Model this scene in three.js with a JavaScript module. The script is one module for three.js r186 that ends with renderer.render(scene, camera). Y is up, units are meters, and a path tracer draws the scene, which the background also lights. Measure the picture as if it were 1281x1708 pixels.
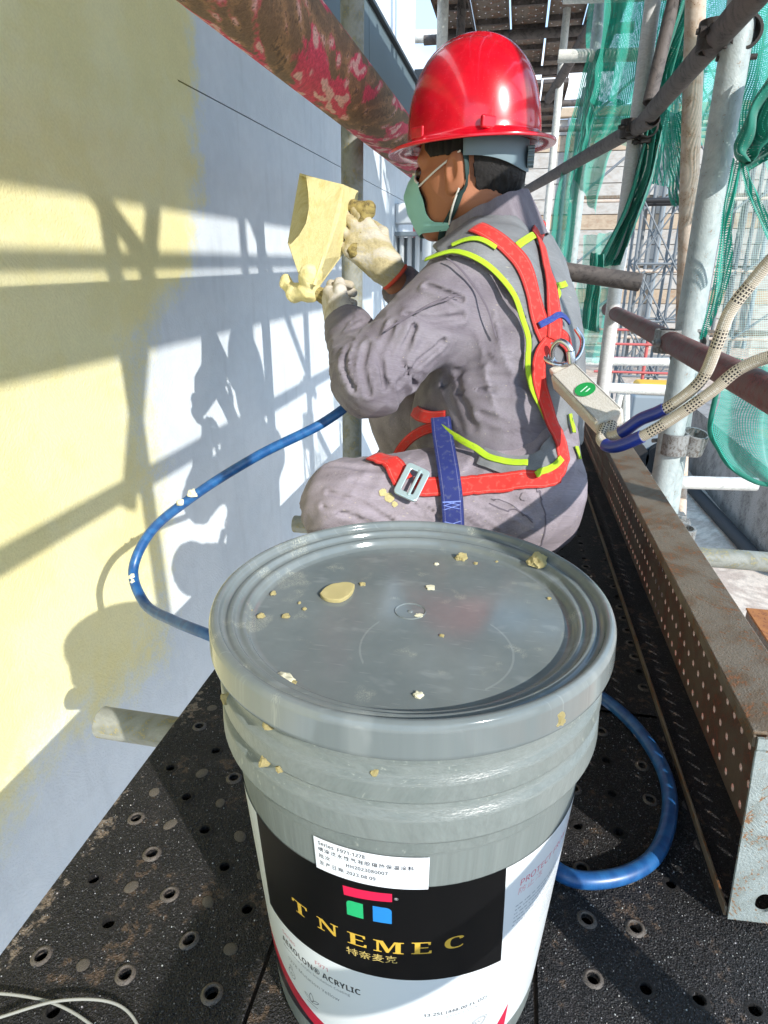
import * as THREE from 'three';
import { mergeGeometries } from 'three/addons/utils/BufferGeometryUtils.js';
import { RoundedBoxGeometry } from 'three/addons/geometries/RoundedBoxGeometry.js';
import { createNoise2D, createNoise3D } from 'simplex-noise';

// ---------------------------------------------------------------- camera, sky, sun, exposure
const scene = new THREE.Scene();
const camera = new THREE.PerspectiveCamera(77.7, 768 / 1024, 0.02, 400);
camera.position.set(0, 0.6, 0);
camera.lookAt(-0.1808, 0.6 - 0.3653, -0.9132);

const renderer = new THREE.WebGLRenderer();
renderer.toneMapping = THREE.LinearToneMapping;
renderer.toneMappingExposure = 1.4;
renderer.shadowMap.enabled = true;

const sunDir = new THREE.Vector3(1, 0.74, 0.95).normalize();
const skyTex = (() => {
  const w = 512, h = 256, d = new Float32Array(w * h * 4), n = createNoise3D(rngOf(5));
  for (let j = 0; j < h; j++) for (let i = 0; i < w; i++) {
    const el = ((j + 0.5) / h - 0.5) * Math.PI, az = ((i + 0.5) / w) * 2 * Math.PI;
    const x = Math.cos(el) * Math.cos(az), y = Math.sin(el), z = Math.cos(el) * Math.sin(az);
    const t = Math.pow(Math.max(0, y), 0.32);
    let c = [0.82 + (0.19 - 0.82) * t, 0.96 + (0.46 - 0.96) * t, 1.04 + (0.84 - 1.04) * t];
    if (y < 0) c = [0.42, 0.40, 0.38];
    else {
      const q = 1 / (y + 0.18);
      let cl = n(x * q * 0.9, z * q * 0.9, 1) * 0.6 + n(x * q * 2.3, z * q * 2.3, 4) * 0.3 + n(x * q * 6, z * q * 6, 7) * 0.12;
      cl = Math.min(1, Math.max(0, (cl - 0.08) * 1.7));
      c = c.map((v, k) => v + ([1.25, 1.28, 1.34][k] - v) * cl);
    }
    const o = (j * w + i) * 4;
    d[o] = c[0]; d[o + 1] = c[1]; d[o + 2] = c[2]; d[o + 3] = 1;
  }
  const tx = new THREE.DataTexture(d, w, h, THREE.RGBAFormat, THREE.FloatType);
  tx.mapping = THREE.EquirectangularReflectionMapping; tx.magFilter = THREE.LinearFilter; tx.needsUpdate = true;
  return tx;
})();
scene.background = skyTex; scene.environment = skyTex;
scene.backgroundIntensity = 1.45; scene.environmentIntensity = 1.45;

const sun = new THREE.DirectionalLight(new THREE.Color(1.0, 0.955, 0.89), 4.1);
sun.position.copy(sunDir).multiplyScalar(20); sun.target.position.set(0, 0, 0);
sun.castShadow = true; sun.shadow.mapSize.set(4096, 4096);
Object.assign(sun.shadow.camera, { left: -8, right: 8, top: 8, bottom: -8, near: 1, far: 60 });
scene.add(sun, sun.target);

// ---------------------------------------------------------------- helpers
function rngOf(seed) { let s = seed | 0; return () => { s = (s + 0x6d2b79f5) | 0; let t = Math.imul(s ^ (s >>> 15), 1 | s); t = (t + Math.imul(t ^ (t >>> 7), 61 | t)) ^ t; return ((t ^ (t >>> 14)) >>> 0) / 4294967296; }; }
const rnd = rngOf(77), N2 = createNoise2D(rngOf(11)), N3 = createNoise3D(rngOf(12));
const V = (x, y, z) => new THREE.Vector3(x, y, z);
const VV = (a) => V(a[0], a[1], a[2]);
const clamp = (x, a = 0, b = 1) => Math.min(b, Math.max(a, x));
const lerp = (a, b, t) => a + (b - a) * t;
const step = (a, b, x) => { const t = clamp((x - a) / (b - a)); return t * t * (3 - 2 * t); };
const mix = (a, b, t) => a.map((v, i) => v + (b[i] - v) * t);
const fbm = (x, y, o = 4) => { let s = 0, a = 0.5; for (let i = 0; i < o; i++) { s += a * N2(x, y); x = x * 2.03 + 3.1; y = y * 2.03 + 1.7; a *= 0.5; } return s; };

const taken = new Map();
function numbered(n) { const k = taken.get(n) || 0; taken.set(n, k + 1); return k ? n + '_' + String(k).padStart(3, '0') : n; }
function tag(o, label, category, group) { o.userData.label = label; o.userData.category = category; if (group) o.userData.group = group; return o; }
function thing(name, label, category, group, pos = [0, 0, 0]) { const o = new THREE.Group(); o.name = numbered(name); o.position.set(...pos); scene.add(o); return tag(o, label, category, group); }
function part(name, geo, mat, parent) { const m = new THREE.Mesh(geo, mat); m.name = name; m.castShadow = m.receiveShadow = true; parent.add(m); return m; }
function single(name, geo, mat, label, category, group) { const m = new THREE.Mesh(geo, mat); m.name = numbered(name); m.castShadow = m.receiveShadow = true; scene.add(m); return tag(m, label, category, group); }
function structure(name, geo, mat) { const m = new THREE.Mesh(geo, mat); m.name = numbered(name); m.castShadow = m.receiveShadow = true; m.userData.kind = 'structure'; scene.add(m); return m; }
const merge = (gs) => mergeGeometries(gs.map((g) => { const q = g.index ? g.toNonIndexed() : g; for (const k of Object.keys(q.attributes)) if (!['position', 'normal', 'uv'].includes(k)) q.deleteAttribute(k); return q; }));
// box-projected uv in metres
function metric(g) { const p = g.attributes.position, n = g.attributes.normal, uv = g.attributes.uv; for (let i = 0; i < p.count; i++) { const a = Math.abs(n.getX(i)), b = Math.abs(n.getY(i)), c = Math.abs(n.getZ(i)); if (a >= b && a >= c) uv.setXY(i, p.getZ(i), p.getY(i)); else if (b >= c) uv.setXY(i, p.getX(i), p.getZ(i)); else uv.setXY(i, p.getX(i), p.getY(i)); } return g; }
const box = (w, h, d, x = 0, y = 0, z = 0) => metric(new THREE.BoxGeometry(w, h, d).translate(x, y, z));
const rbox = (w, h, d, r, x = 0, y = 0, z = 0) => metric(new RoundedBoxGeometry(w, h, d, 3, r).translate(x, y, z));

function tex(w, h, fn, srgb = true) {
  const d = new Uint8Array(w * h * 4);
  for (let j = 0; j < h; j++) for (let i = 0; i < w; i++) { const c = fn((i + 0.5) / w, (j + 0.5) / h), o = (j * w + i) * 4; d[o] = clamp(c[0], 0, 255); d[o + 1] = clamp(c[1], 0, 255); d[o + 2] = clamp(c[2], 0, 255); d[o + 3] = 255; }
  const t = new THREE.DataTexture(d, w, h); t.magFilter = THREE.LinearFilter; t.minFilter = THREE.LinearMipmapLinearFilter; t.generateMipmaps = true;
  t.wrapS = t.wrapT = THREE.RepeatWrapping; if (srgb) t.colorSpace = THREE.SRGBColorSpace; t.needsUpdate = true; return t;
}
const grey = (v) => [v, v, v];
const std = (o) => new THREE.MeshStandardMaterial(o);
const phy = (o) => new THREE.MeshPhysicalMaterial(o);
const rgb = (r, g, b) => new THREE.Color().setRGB(r / 255, g / 255, b / 255, THREE.SRGBColorSpace);
const uvScale = (g, su, sv, ou = 0, ov = 0) => { const u = g.attributes.uv; for (let i = 0; i < u.count; i++) u.setXY(i, u.getX(i) * su + ou, u.getY(i) * sv + ov); return g; };

// a straight round tube from a to b, uv in metres, slightly chamfered ends, optionally hollow at its ends
function rod(a, b, r, seg = 20, hollow = true) {
  const A = VV(a), B = VV(b), L = A.distanceTo(B), c = Math.min(0.002, r * 0.2);
  const pts = hollow ? [[r * 0.84, 0.03], [r * 0.84, 0], [r - c, 0], [r, c], [r, L - c], [r - c, L], [r * 0.84, L], [r * 0.84, L - 0.03], [0, L - 0.03]] : [[0, 0], [r - c, 0], [r, c], [r, L - c], [r - c, L], [0, L]];
  if (hollow) pts.unshift([0, 0.03]);
  const g = new THREE.LatheGeometry(pts.map((p) => new THREE.Vector2(p[0], p[1])), seg);
  const uv = g.attributes.uv, po = g.attributes.position, off = (a[0] * 3.7 + a[2] * 1.9 + a[1]) % 7;
  for (let i = 0; i < uv.count; i++) uv.setXY(i, uv.getX(i) * 2 * Math.PI * r + off, po.getY(i) + off * 0.7);
  g.applyQuaternion(new THREE.Quaternion().setFromUnitVectors(V(0, 1, 0), B.clone().sub(A).normalize())).translate(A.x, A.y, A.z);
  creased(g);
  return g;
}
// lathe with hard profile corners: recompute normals per face where the profile turns sharply
function creased(g) {
  const q = g.index ? g.toNonIndexed() : g, n = q.clone(); n.computeVertexNormals();
  const sm = q.attributes.normal, fl = n.attributes.normal;
  for (let i = 0; i < sm.count; i++) { const d = sm.getX(i) * fl.getX(i) + sm.getY(i) * fl.getY(i) + sm.getZ(i) * fl.getZ(i); if (Math.abs(d) < 0.85) sm.setXYZ(i, fl.getX(i), fl.getY(i), fl.getZ(i)); }
  g.index = null; g.attributes = q.attributes; return g;
}
const curveOf = (pts) => new THREE.CatmullRomCurve3(pts.map(VV), false, 'centripetal');
function hoseGeo(pts, r, n = 160, seg = 14) {
  const c = curveOf(pts), g = new THREE.TubeGeometry(c, n, r, seg, false), L = c.getLength();
  uvScale(g, L, 2 * Math.PI * r);
  const caps = [];
  for (const t of [0, 1]) { const p = c.getPointAt(t), d = c.getTangentAt(t), q = new THREE.CircleGeometry(r, seg); q.applyQuaternion(new THREE.Quaternion().setFromUnitVectors(V(0, 0, 1), t ? d : d.clone().negate())).translate(p.x, p.y, p.z); caps.push(q); }
  return merge([g, ...caps]);
}

// ---- signed distance shapes and a surface-nets mesher
function roundCone(p, a, b, r1, r2) {
  const bx = b[0] - a[0], by = b[1] - a[1], bz = b[2] - a[2], px = p[0] - a[0], py = p[1] - a[1], pz = p[2] - a[2];
  const t = clamp((px * bx + py * by + pz * bz) / (bx * bx + by * by + bz * bz + 1e-12));
  return Math.hypot(px - bx * t, py - by * t, pz - bz * t) - (r1 + (r2 - r1) * t);
}
function ellipsoid(p, c, r) { const x = (p[0] - c[0]) / r[0], y = (p[1] - c[1]) / r[1], z = (p[2] - c[2]) / r[2], k = Math.hypot(x, y, z), k2 = Math.hypot(x / r[0], y / r[1], z / r[2]); return k2 < 1e-9 ? -Math.min(...r) : k * (k - 1) / k2; }
const smin = (a, b, k) => { const h = Math.max(k - Math.abs(a - b), 0) / k; return Math.min(a, b) - h * h * k * 0.25; };
const smax = (a, b, k) => -smin(-a, -b, k);
function grad(f, p, e = 0.0015) { const g = [f([p[0] + e, p[1], p[2]]) - f([p[0] - e, p[1], p[2]]), f([p[0], p[1] + e, p[2]]) - f([p[0], p[1] - e, p[2]]), f([p[0], p[1], p[2] + e]) - f([p[0], p[1], p[2] - e])]; const l = Math.hypot(...g) || 1; return g.map((v) => v / l); }
function onto(f, p, off = 0) { let q = [...p]; for (let i = 0; i < 8; i++) { const d = f(q) - off; if (Math.abs(d) < 1e-4) break; const g = grad(f, q); q = q.map((v, k) => v - g[k] * d * 0.9); } return q; }
function nets(f, lo, hi, cell, ge = 0.003) {
  const n = [0, 1, 2].map((k) => Math.ceil((hi[k] - lo[k]) / cell) + 1), [nx, ny, nz] = n, F = new Float32Array(nx * ny * nz);
  const p = [0, 0, 0];
  // coarse pass: only cells near the surface are evaluated exactly
  const B = 4, far = cell * B * 1.8;
  for (let k = 0; k < nz; k += B) for (let j = 0; j < ny; j += B) for (let i = 0; i < nx; i += B) {
    p[0] = lo[0] + (i + B / 2) * cell; p[1] = lo[1] + (j + B / 2) * cell; p[2] = lo[2] + (k + B / 2) * cell;
    const d = f(p), exact = Math.abs(d) < far;
    for (let c = k; c < Math.min(nz, k + B); c++) for (let b = j; b < Math.min(ny, j + B); b++) for (let a = i; a < Math.min(nx, i + B); a++)
      F[(c * ny + b) * nx + a] = exact ? f([lo[0] + a * cell, lo[1] + b * cell, lo[2] + c * cell]) : d;
  }
  const id = new Int32Array(nx * ny * nz).fill(-1), pos = [], idx = [];
  const at = (i, j, k) => (k * ny + j) * nx + i;
  for (let k = 0; k < nz - 1; k++) for (let j = 0; j < ny - 1; j++) for (let i = 0; i < nx - 1; i++) {
    let m = 0; const v = [];
    for (let c = 0; c < 8; c++) { const d = F[at(i + (c & 1), j + ((c >> 1) & 1), k + (c >> 2))]; v.push(d); if (d < 0) m |= 1 << c; }
    if (m === 0 || m === 255) continue;
    let x = 0, y = 0, z = 0, s = 0;
    for (const [a, b] of EDGES) if (((m >> a) & 1) !== ((m >> b) & 1)) { const t = v[a] / (v[a] - v[b]); x += (a & 1) + ((b & 1) - (a & 1)) * t; y += ((a >> 1) & 1) + (((b >> 1) & 1) - ((a >> 1) & 1)) * t; z += (a >> 2) + ((b >> 2) - (a >> 2)) * t; s++; }
    id[at(i, j, k)] = pos.length / 3; pos.push(lo[0] + (i + x / s) * cell, lo[1] + (j + y / s) * cell, lo[2] + (k + z / s) * cell);
  }
  for (let k = 1; k < nz - 1; k++) for (let j = 1; j < ny - 1; j++) for (let i = 1; i < nx - 1; i++) {
    const d0 = F[at(i, j, k)] < 0;
    const quad = (a, b, c, d) => { if (a < 0 || b < 0 || c < 0 || d < 0) return; if (d0) idx.push(a, b, c, a, c, d); else idx.push(a, c, b, a, d, c); };
    if (d0 !== F[at(i + 1, j, k)] < 0) quad(id[at(i, j - 1, k - 1)], id[at(i, j, k - 1)], id[at(i, j, k)], id[at(i, j - 1, k)]);
    if (d0 !== F[at(i, j + 1, k)] < 0) quad(id[at(i - 1, j, k - 1)], id[at(i - 1, j, k)], id[at(i, j, k)], id[at(i, j, k - 1)]);
    if (d0 !== F[at(i, j, k + 1)] < 0) quad(id[at(i - 1, j - 1, k)], id[at(i, j - 1, k)], id[at(i, j, k)], id[at(i - 1, j, k)]);
  }
  const g = new THREE.BufferGeometry(), nor = new Float32Array(pos.length), uv = new Float32Array(pos.length / 3 * 2);
  for (let i = 0; i < pos.length; i += 3) {
    const q = [pos[i], pos[i + 1], pos[i + 2]], d = f(q), gr = grad(f, q, ge);
    if (Math.abs(d) < cell) for (let c = 0; c < 3; c++) pos[i + c] -= gr[c] * d * 0.8;
    nor.set(gr, i); uv[i / 3 * 2] = q[0] * 0.8 + q[2]; uv[i / 3 * 2 + 1] = q[1] + q[0] * 0.3;
  }
  g.setAttribute('position', new THREE.Float32BufferAttribute(pos, 3)); g.setAttribute('normal', new THREE.BufferAttribute(nor, 3)); g.setAttribute('uv', new THREE.BufferAttribute(uv, 2)); g.setIndex(idx);
  return g;
}
const EDGES = [[0, 1], [2, 3], [4, 5], [6, 7], [0, 2], [1, 3], [4, 6], [5, 7], [0, 4], [1, 5], [2, 6], [3, 7]];

// a flat band of given width lying on the surface f = off, following guide points
function band(f, pts, width, off, thick = 0.0025, n = 40, across = 4) {
  const c = curveOf(pts), rows = [];
  const path = []; for (let i = 0; i <= n; i++) path.push(onto(f, c.getPointAt(i / n).toArray(), off));
  for (let i = 0; i <= n; i++) {
    const a = path[Math.max(0, i - 1)], b = path[Math.min(n, i + 1)], t = V(b[0] - a[0], b[1] - a[1], b[2] - a[2]).normalize(), nn = VV(grad(f, path[i], 0.012));
    const s = new THREE.Vector3().crossVectors(nn, t).normalize(), row = [];
    const w = typeof width === 'function' ? width(i / n) : width;
    for (let k = 0; k <= across; k++) { const e = (k / across - 0.5) * w; row.push(onto(f, [path[i][0] + s.x * e, path[i][1] + s.y * e, path[i][2] + s.z * e], off)); }
    rows.push({ row, nn });
  }
  return sheet(rows.map((r) => r.row), rows.map((r) => r.row.map(() => r.nn)), thick, c.getLength());
}
// a hanging ribbon through given points, facing a given direction
function ribbon(pts, width, face, thick = 0.003, n = 40) {
  const c = curveOf(pts), F = VV(face).normalize(), rows = [], nn = [];
  for (let i = 0; i <= n; i++) { const p = c.getPointAt(i / n), t = c.getTangentAt(i / n), s = new THREE.Vector3().crossVectors(F, t).normalize(), m = new THREE.Vector3().crossVectors(t, s).normalize(); rows.push([-0.5, -0.25, 0, 0.25, 0.5].map((e) => [p.x + s.x * e * width, p.y + s.y * e * width, p.z + s.z * e * width])); nn.push([0, 1, 2, 3, 4].map(() => m)); }
  return sheet(rows, nn, thick, c.getLength());
}
// closed thin sheet from a grid of points, thickened along given normals
function sheet(grid, normals, thick, len = 1) {
  const R = grid.length, Cn = grid[0].length, pos = [], uv = [], idx = [];
  for (const side of [1, 0]) for (let i = 0; i < R; i++) for (let k = 0; k < Cn; k++) { const p = grid[i][k], q = normals[i][k]; pos.push(p[0] + q.x * thick * side, p[1] + q.y * thick * side, p[2] + q.z * thick * side); uv.push(i / (R - 1) * len, k / (Cn - 1) * 0.05); }
  const o = R * Cn, q4 = (a, b, c, d) => idx.push(a, b, c, a, c, d);
  for (let i = 0; i < R - 1; i++) for (let k = 0; k < Cn - 1; k++) { const a = i * Cn + k; q4(a, a + 1, a + Cn + 1, a + Cn); q4(o + a, o + a + Cn, o + a + Cn + 1, o + a + 1); }
  for (let i = 0; i < R - 1; i++) { const a = i * Cn, b = a + Cn - 1; q4(a, a + Cn, o + a + Cn, o + a); q4(b, o + b, o + b + Cn, b + Cn); }
  for (let k = 0; k < Cn - 1; k++) { const b = (R - 1) * Cn + k; q4(k, o + k, o + k + 1, k + 1); q4(b, b + 1, o + b + 1, o + b); }
  const g = new THREE.BufferGeometry(); g.setAttribute('position', new THREE.Float32BufferAttribute(pos, 3)); g.setAttribute('uv', new THREE.Float32BufferAttribute(uv, 2)); g.setIndex(idx);
  const h = g.toNonIndexed(); h.computeVertexNormals(); const m = g; m.computeVertexNormals();
  return m;
}

// ---------------------------------------------------------------- materials
const hazeNoise = (u, v, s) => fbm(u * s, v * s, 4);
// steel tube coats: each colour set differs only in paint, rust and dirt
function tubeTex(base, alt, spot, amount, seed) {
  return tex(512, 512, (u, v) => {
    const a = Math.cos(u * 6.2832), b = Math.sin(u * 6.2832), c = Math.cos(v * 6.2832), d = Math.sin(v * 6.2832);
    const n = N3(a * 1.1 + seed, b * 1.1, c * 1.3 + d * 0.7) * 0.6 + N3(a * 3 + seed, b * 3 + c * 3, d * 3) * 0.35, m = N3(a * 9, b * 9 + seed + d * 7, c * 9) * 0.6 + N3(a * 25, b * 25 + d * 20, c * 25 + seed) * 0.5;
    let k = mix(base, alt, step(-0.25, 0.5, n + m * 0.25));
    k = mix(k, spot, step(1 - amount, 1.1 - amount, n * 0.5 + m * 0.7 + 0.35));
    const g = 1 + m * 0.06; return k.map((x) => x * g);
  });
}
const bumpFine = tex(512, 512, (u, v) => { const a = Math.cos(u * 6.2832), b = Math.sin(u * 6.2832), c = Math.cos(v * 6.2832), d = Math.sin(v * 6.2832); return grey(128 + 60 * N3(a * 8, b * 8 + c * 8, d * 8) + 60 * N3(a * 26, b * 26 + c * 26, d * 26 + 3)); }, false);
const rep = (t, x, y) => { const c = t.clone(); c.repeat.set(x, y); c.needsUpdate = true; return c; };
const tubeMat = (t, rough = 0.55, metal = 0) => std({ map: rep(t, 3.3, 3.3), roughness: rough, metalness: metal, bumpMap: rep(bumpFine, 5, 5), bumpScale: 0.0006 });
const M = {};
M.paleTube = tubeMat(tubeTex([170, 180, 178], [156, 168, 168], [132, 116, 98], 0.1, 1), 0.45);
M.darkTube = tubeMat(tubeTex([98, 90, 86], [80, 74, 72], [52, 44, 40], 0.25, 2), 0.7);
M.rustTube = tubeMat(tubeTex([196, 180, 164], [182, 160, 140], [128, 98, 78], 0.14, 3), 0.75);
M.streakTube = tubeMat(tex(256, 512, (u, v) => { const a = u * 6.2832, b = v * 6.2832, n = N3(Math.cos(b) * 1.2, Math.sin(b) * 1.2, Math.cos(a)), m = N3(Math.cos(b) * 9, Math.sin(b) * 9 + Math.sin(a) * 3, Math.cos(a) * 3); const k = step(0.45, 0.62, Math.cos(a + 1.2 + n * 0.5) * 0.7 + m * 0.12 + n * 0.1); return mix([200, 200, 198], mix([150, 104, 72], [120, 84, 62], step(-0.3, 0.4, m)), k).map((q) => q * (1 + m * 0.05)); }), 0.7);
M.redTube = tubeMat(tubeTex([112, 84, 78], [124, 62, 58], [70, 56, 52], 0.3, 4), 0.6);
M.whiteTube = tubeMat(tubeTex([216, 216, 210], [196, 198, 194], [150, 140, 126], 0.12, 5), 0.45);
M.coatedTube = tubeMat(tubeTex([146, 148, 140], [124, 126, 116], [150, 140, 96], 0.3, 6), 0.6);
M.clamp = tubeMat(tubeTex([150, 152, 150], [120, 118, 114], [92, 74, 60], 0.3, 7), 0.5, 0.3);
M.darkClamp = tubeMat(tubeTex([66, 62, 60], [50, 46, 44], [86, 64, 48], 0.25, 8), 0.6, 0.3);
M.bigPipe = std({
  map: (() => { const t = tex(512, 1024, (u, v) => {
    // u around, v along 1.6 m
    const a = Math.cos(u * 6.2832), b = Math.sin(u * 6.2832), x = v * 6.2832, cx = Math.cos(x) * 1.5, sx = Math.sin(x) * 1.5;
    const n = N3(cx + a, sx + b, a * 0.8), m = N3(cx * 3 + a * 2, sx * 3 + b * 2, b * 2 + 5), f = N3(cx * 14, sx * 14 + b * 7, a * 7), h = N3(cx * 40, sx * 40 + b * 18, a * 18);
    const up = -b; let k = mix([118, 92, 66], [160, 122, 84], step(-0.4, 0.5, m + f * 0.3));
    k = mix(k, [202, 66, 88], step(-0.1, 0.14, n * 0.8 + m * 0.3 + f * 0.12));
    k = mix(k, [214, 168, 156], step(0.2, 0.5, m * 0.7 + n * 0.3 + f * 0.15));
    k = mix(k, [88, 68, 48], step(0.35, 0.75, f * 0.45 + h * 0.3 - n * 0.6 + m * 0.2));
    return k.map((q) => q * (1 + h * 0.12 + f * 0.06));
  }); t.repeat.set(2.6525, 0.625); return t; })(), roughness: 0.75, bumpMap: rep(bumpFine, 4, 4), bumpScale: 0.0016,
});

// wall coat: pale grey-blue primer with a sprayed straw-yellow insulation coat
const WX = -0.93;
const paintEdge = [[-2.2, -1.2], [-0.42, -1.38], [-0.2, -1.46], [0.14, -1.485], [0.37, -1.48], [0.43, -1.5], [0.58, -1.8], [0.775, -1.91], [1.05, -1.94], [1.3, -1.99], [2, -2.05]];
const wallTex = (() => {
  const t = tex(2048, 1280, (u, v) => {
    const z = 1 - u * 7, y = -2.2 + v * 4.2;
    let i = 0; while (i < paintEdge.length - 2 && paintEdge[i + 1][0] < y) i++;
    const [y0, z0] = paintEdge[i], [y1, z1] = paintEdge[i + 1], edge = lerp(z0, z1, clamp((y - y0) / (y1 - y0)));
    const n = fbm(z * 2.2, y * 2.2, 4), f = fbm(z * 14, y * 14, 3), g = N2(z * 190, y * 190);
    const soft = y < 0.55 ? 0.12 : 0.06;
    const spk = rndHash(Math.floor(u * 2048), Math.floor(v * 1280)) - 0.5, sp2 = rndHash(Math.floor(u * 900) + 5, Math.floor(v * 560)) - 0.5;
    let k = step(-soft, soft, z - edge + n * 0.07 + f * 0.05 + (spk * 0.45 + sp2 * 0.3) * soft);
    k *= step(-0.10, 0.10, y + 0.36 + n * 0.1 + f * 0.05 - 0.05 * z + (spk * 0.45 + sp2 * 0.3) * 0.1);
    const drips = step(0.35, 0.8, fbm(z * 9, y * 1.2, 3) + 0.2) * 0.025;
    let c = mix([208, 216, 222], [201, 210, 217], step(-0.4, 0.5, n));
    c = c.map((q) => q * (1 + f * 0.02 - drips));
    const yel = mix([228, 221, 170], [222, 213, 156], step(-0.4, 0.4, n + f * 0.5)).map((q) => q * (1 + g * 0.025 + f * 0.02));
    c = mix(c, yel, k * 0.98);
    return c;
  });
  t.wrapS = t.wrapT = THREE.ClampToEdgeWrapping; return t;
})();
const orangePeel = tex(512, 512, (u, v) => { const a = Math.cos(u * 6.2832), b = Math.sin(u * 6.2832), c = Math.cos(v * 6.2832), d = Math.sin(v * 6.2832); return grey(128 + 70 * N3(a * 5 + c * 5, b * 5, d * 5) + 50 * N3(a * 14, b * 14 + c * 14, d * 14)); }, false);
M.wall = std({ map: wallTex, roughness: 0.8, bumpMap: rep(orangePeel, 22, 13), bumpScale: 0.0011 });
M.slate = std({ color: rgb(92, 108, 114), roughness: 0.55, bumpMap: rep(orangePeel, 1, 1), bumpScale: 0.0006 });
M.darkTrim = std({ color: rgb(38, 44, 48), roughness: 0.5 });
M.whitePanel = std({ color: rgb(226, 230, 232), roughness: 0.5 });

// deck steel: black grit with bright grains, rust and dried cement
const gritTex = (edge, seed) => { const t = tex(640, 1280, (u, v) => {
  const x = u * 0.25, z = v * 0.9; const r = rndHash(Math.floor(u * 640) * 1.31 + seed, Math.floor(v * 1280) * 2.17);
  const per = Math.cos(v * 6.2832) * 0.1432, per2 = Math.sin(v * 6.2832) * 0.1432;
  const n = N3(x * 14 + seed, per * 14, per2 * 14), f = N3(x * 60, per * 60 + seed, per2 * 60), g = N3(x * 170, per * 170, per2 * 170 + seed), h = 2 * rndHash(Math.floor(u * 320) + seed, Math.floor(v * 1000) * 1.7) - 1;
  let c = mix([23, 22, 23], [34, 31, 31], step(-0.3, 0.6, n + f * 0.4));
  c = c.map((q) => q * (1 + g * 0.35 + h * 0.25));
  c = mix(c, [104, 82, 62], step(0.4, 0.75, f * 0.6 + n * 0.55 + g * 0.2) * 0.65);
  const side = edge ? step(0.22, 0.0, u) : 0;
  c = mix(c, mix([120, 104, 88], [146, 132, 116], step(-0.3, 0.4, g)), step(0.62, 0.78, side * 0.62 + f * 0.28 + n * 0.22 + g * 0.12) * 0.8);
  const r2 = rndHash(Math.floor(u * 320) * 1.77 + seed, Math.floor(v * 640) * 1.13); if (r2 > 0.965) c = mix(c, [132, 130, 132], 0.25 + 0.6 * (r2 - 0.965) / 0.035); else if (r > 0.96) c = mix(c, [120, 118, 120], 0.5);
  return c;
}); t.repeat.set(4, 1 / 0.9); return t; };
function rndHash(x, y) { const s = Math.sin(x * 127.1 + y * 311.7) * 43758.5453; return s - Math.floor(s); }
const gritBump = tex(512, 512, (u, v) => { const a = Math.cos(u * 6.2832), b = Math.sin(u * 6.2832), c = Math.cos(v * 6.2832), d = Math.sin(v * 6.2832); return grey(90 + 30 * N3(a * 9 + c * 7, b * 9 + d * 7, c * 9) + 90 * (rndHash(u * 256 | 0, v * 256 | 0) - 0.5) + 110 * Math.pow(rndHash(u * 128 | 0, (v * 128 | 0) + 7), 5)); }, false);
const deckMat = (t) => std({ map: t, roughness: 0.68, bumpMap: rep(gritBump, 5, 5), bumpScale: 0.0026 });
M.deckA = deckMat(gritTex(true, 3)); M.deckB = deckMat(gritTex(false, 9));
M.worn = std({ map: rep(tubeTex([128, 120, 108], [96, 86, 76], [52, 46, 42], 0.42, 14), 40, 40), roughness: 0.8, bumpMap: rep(bumpFine, 20, 20), bumpScale: 0.001 });
M.rim = std({ map: rep(tubeTex([104, 96, 88], [66, 60, 56], [40, 36, 34], 0.5, 17), 3, 3), roughness: 0.6 });
M.toe = std({ map: rep(tubeTex([124, 113, 98], [108, 90, 70], [128, 86, 54], 0.3, 21), 2.2, 2.2), roughness: 0.55, metalness: 0.15, bumpMap: rep(gritBump, 5, 5), bumpScale: 0.0005 });
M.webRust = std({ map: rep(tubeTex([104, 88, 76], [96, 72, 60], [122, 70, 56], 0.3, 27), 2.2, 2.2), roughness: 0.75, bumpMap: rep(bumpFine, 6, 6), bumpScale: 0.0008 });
M.plateSteel = std({ map: rep(tubeTex([122, 112, 102], [108, 92, 78], [128, 82, 58], 0.3, 23), 2.2, 2.2), roughness: 0.65, bumpMap: rep(gritBump, 5, 5), bumpScale: 0.0008 });
M.toeEnd = std({ map: rep(tubeTex([156, 166, 164], [140, 148, 144], [140, 104, 76], 0.28, 25), 3, 3), roughness: 0.55, metalness: 0.1, bumpMap: rep(bumpFine, 6, 6), bumpScale: 0.0008 });

// ---------------------------------------------------------------- ground and far structure
const GY = -2.2;
M.ground = std({ map: (() => { const t = tex(1024, 1024, (u, v) => { const a = Math.cos(u * 6.2832), b = Math.sin(u * 6.2832), c = Math.cos(v * 6.2832), d = Math.sin(v * 6.2832); const n = N3(a * 2 + c, b * 2, d * 2), m = N3(a * 7, b * 7 + c * 7, d * 7), f = N3(a * 30, b * 30 + c * 30, d * 30); return mix([186, 164, 146], [208, 188, 168], step(-0.5, 0.5, n + m * 0.5)).map((q) => q * (1 + f * 0.06 + m * 0.04)); }); t.repeat.set(0.25, 0.25); return t; })(), roughness: 0.95, bumpMap: rep(bumpFine, 1, 1), bumpScale: 0.004 });
structure('ground', uvScale(new THREE.PlaneGeometry(600, 600).rotateX(-Math.PI / 2), 600, 600).translate(0, GY, 0), M.ground);

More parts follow.
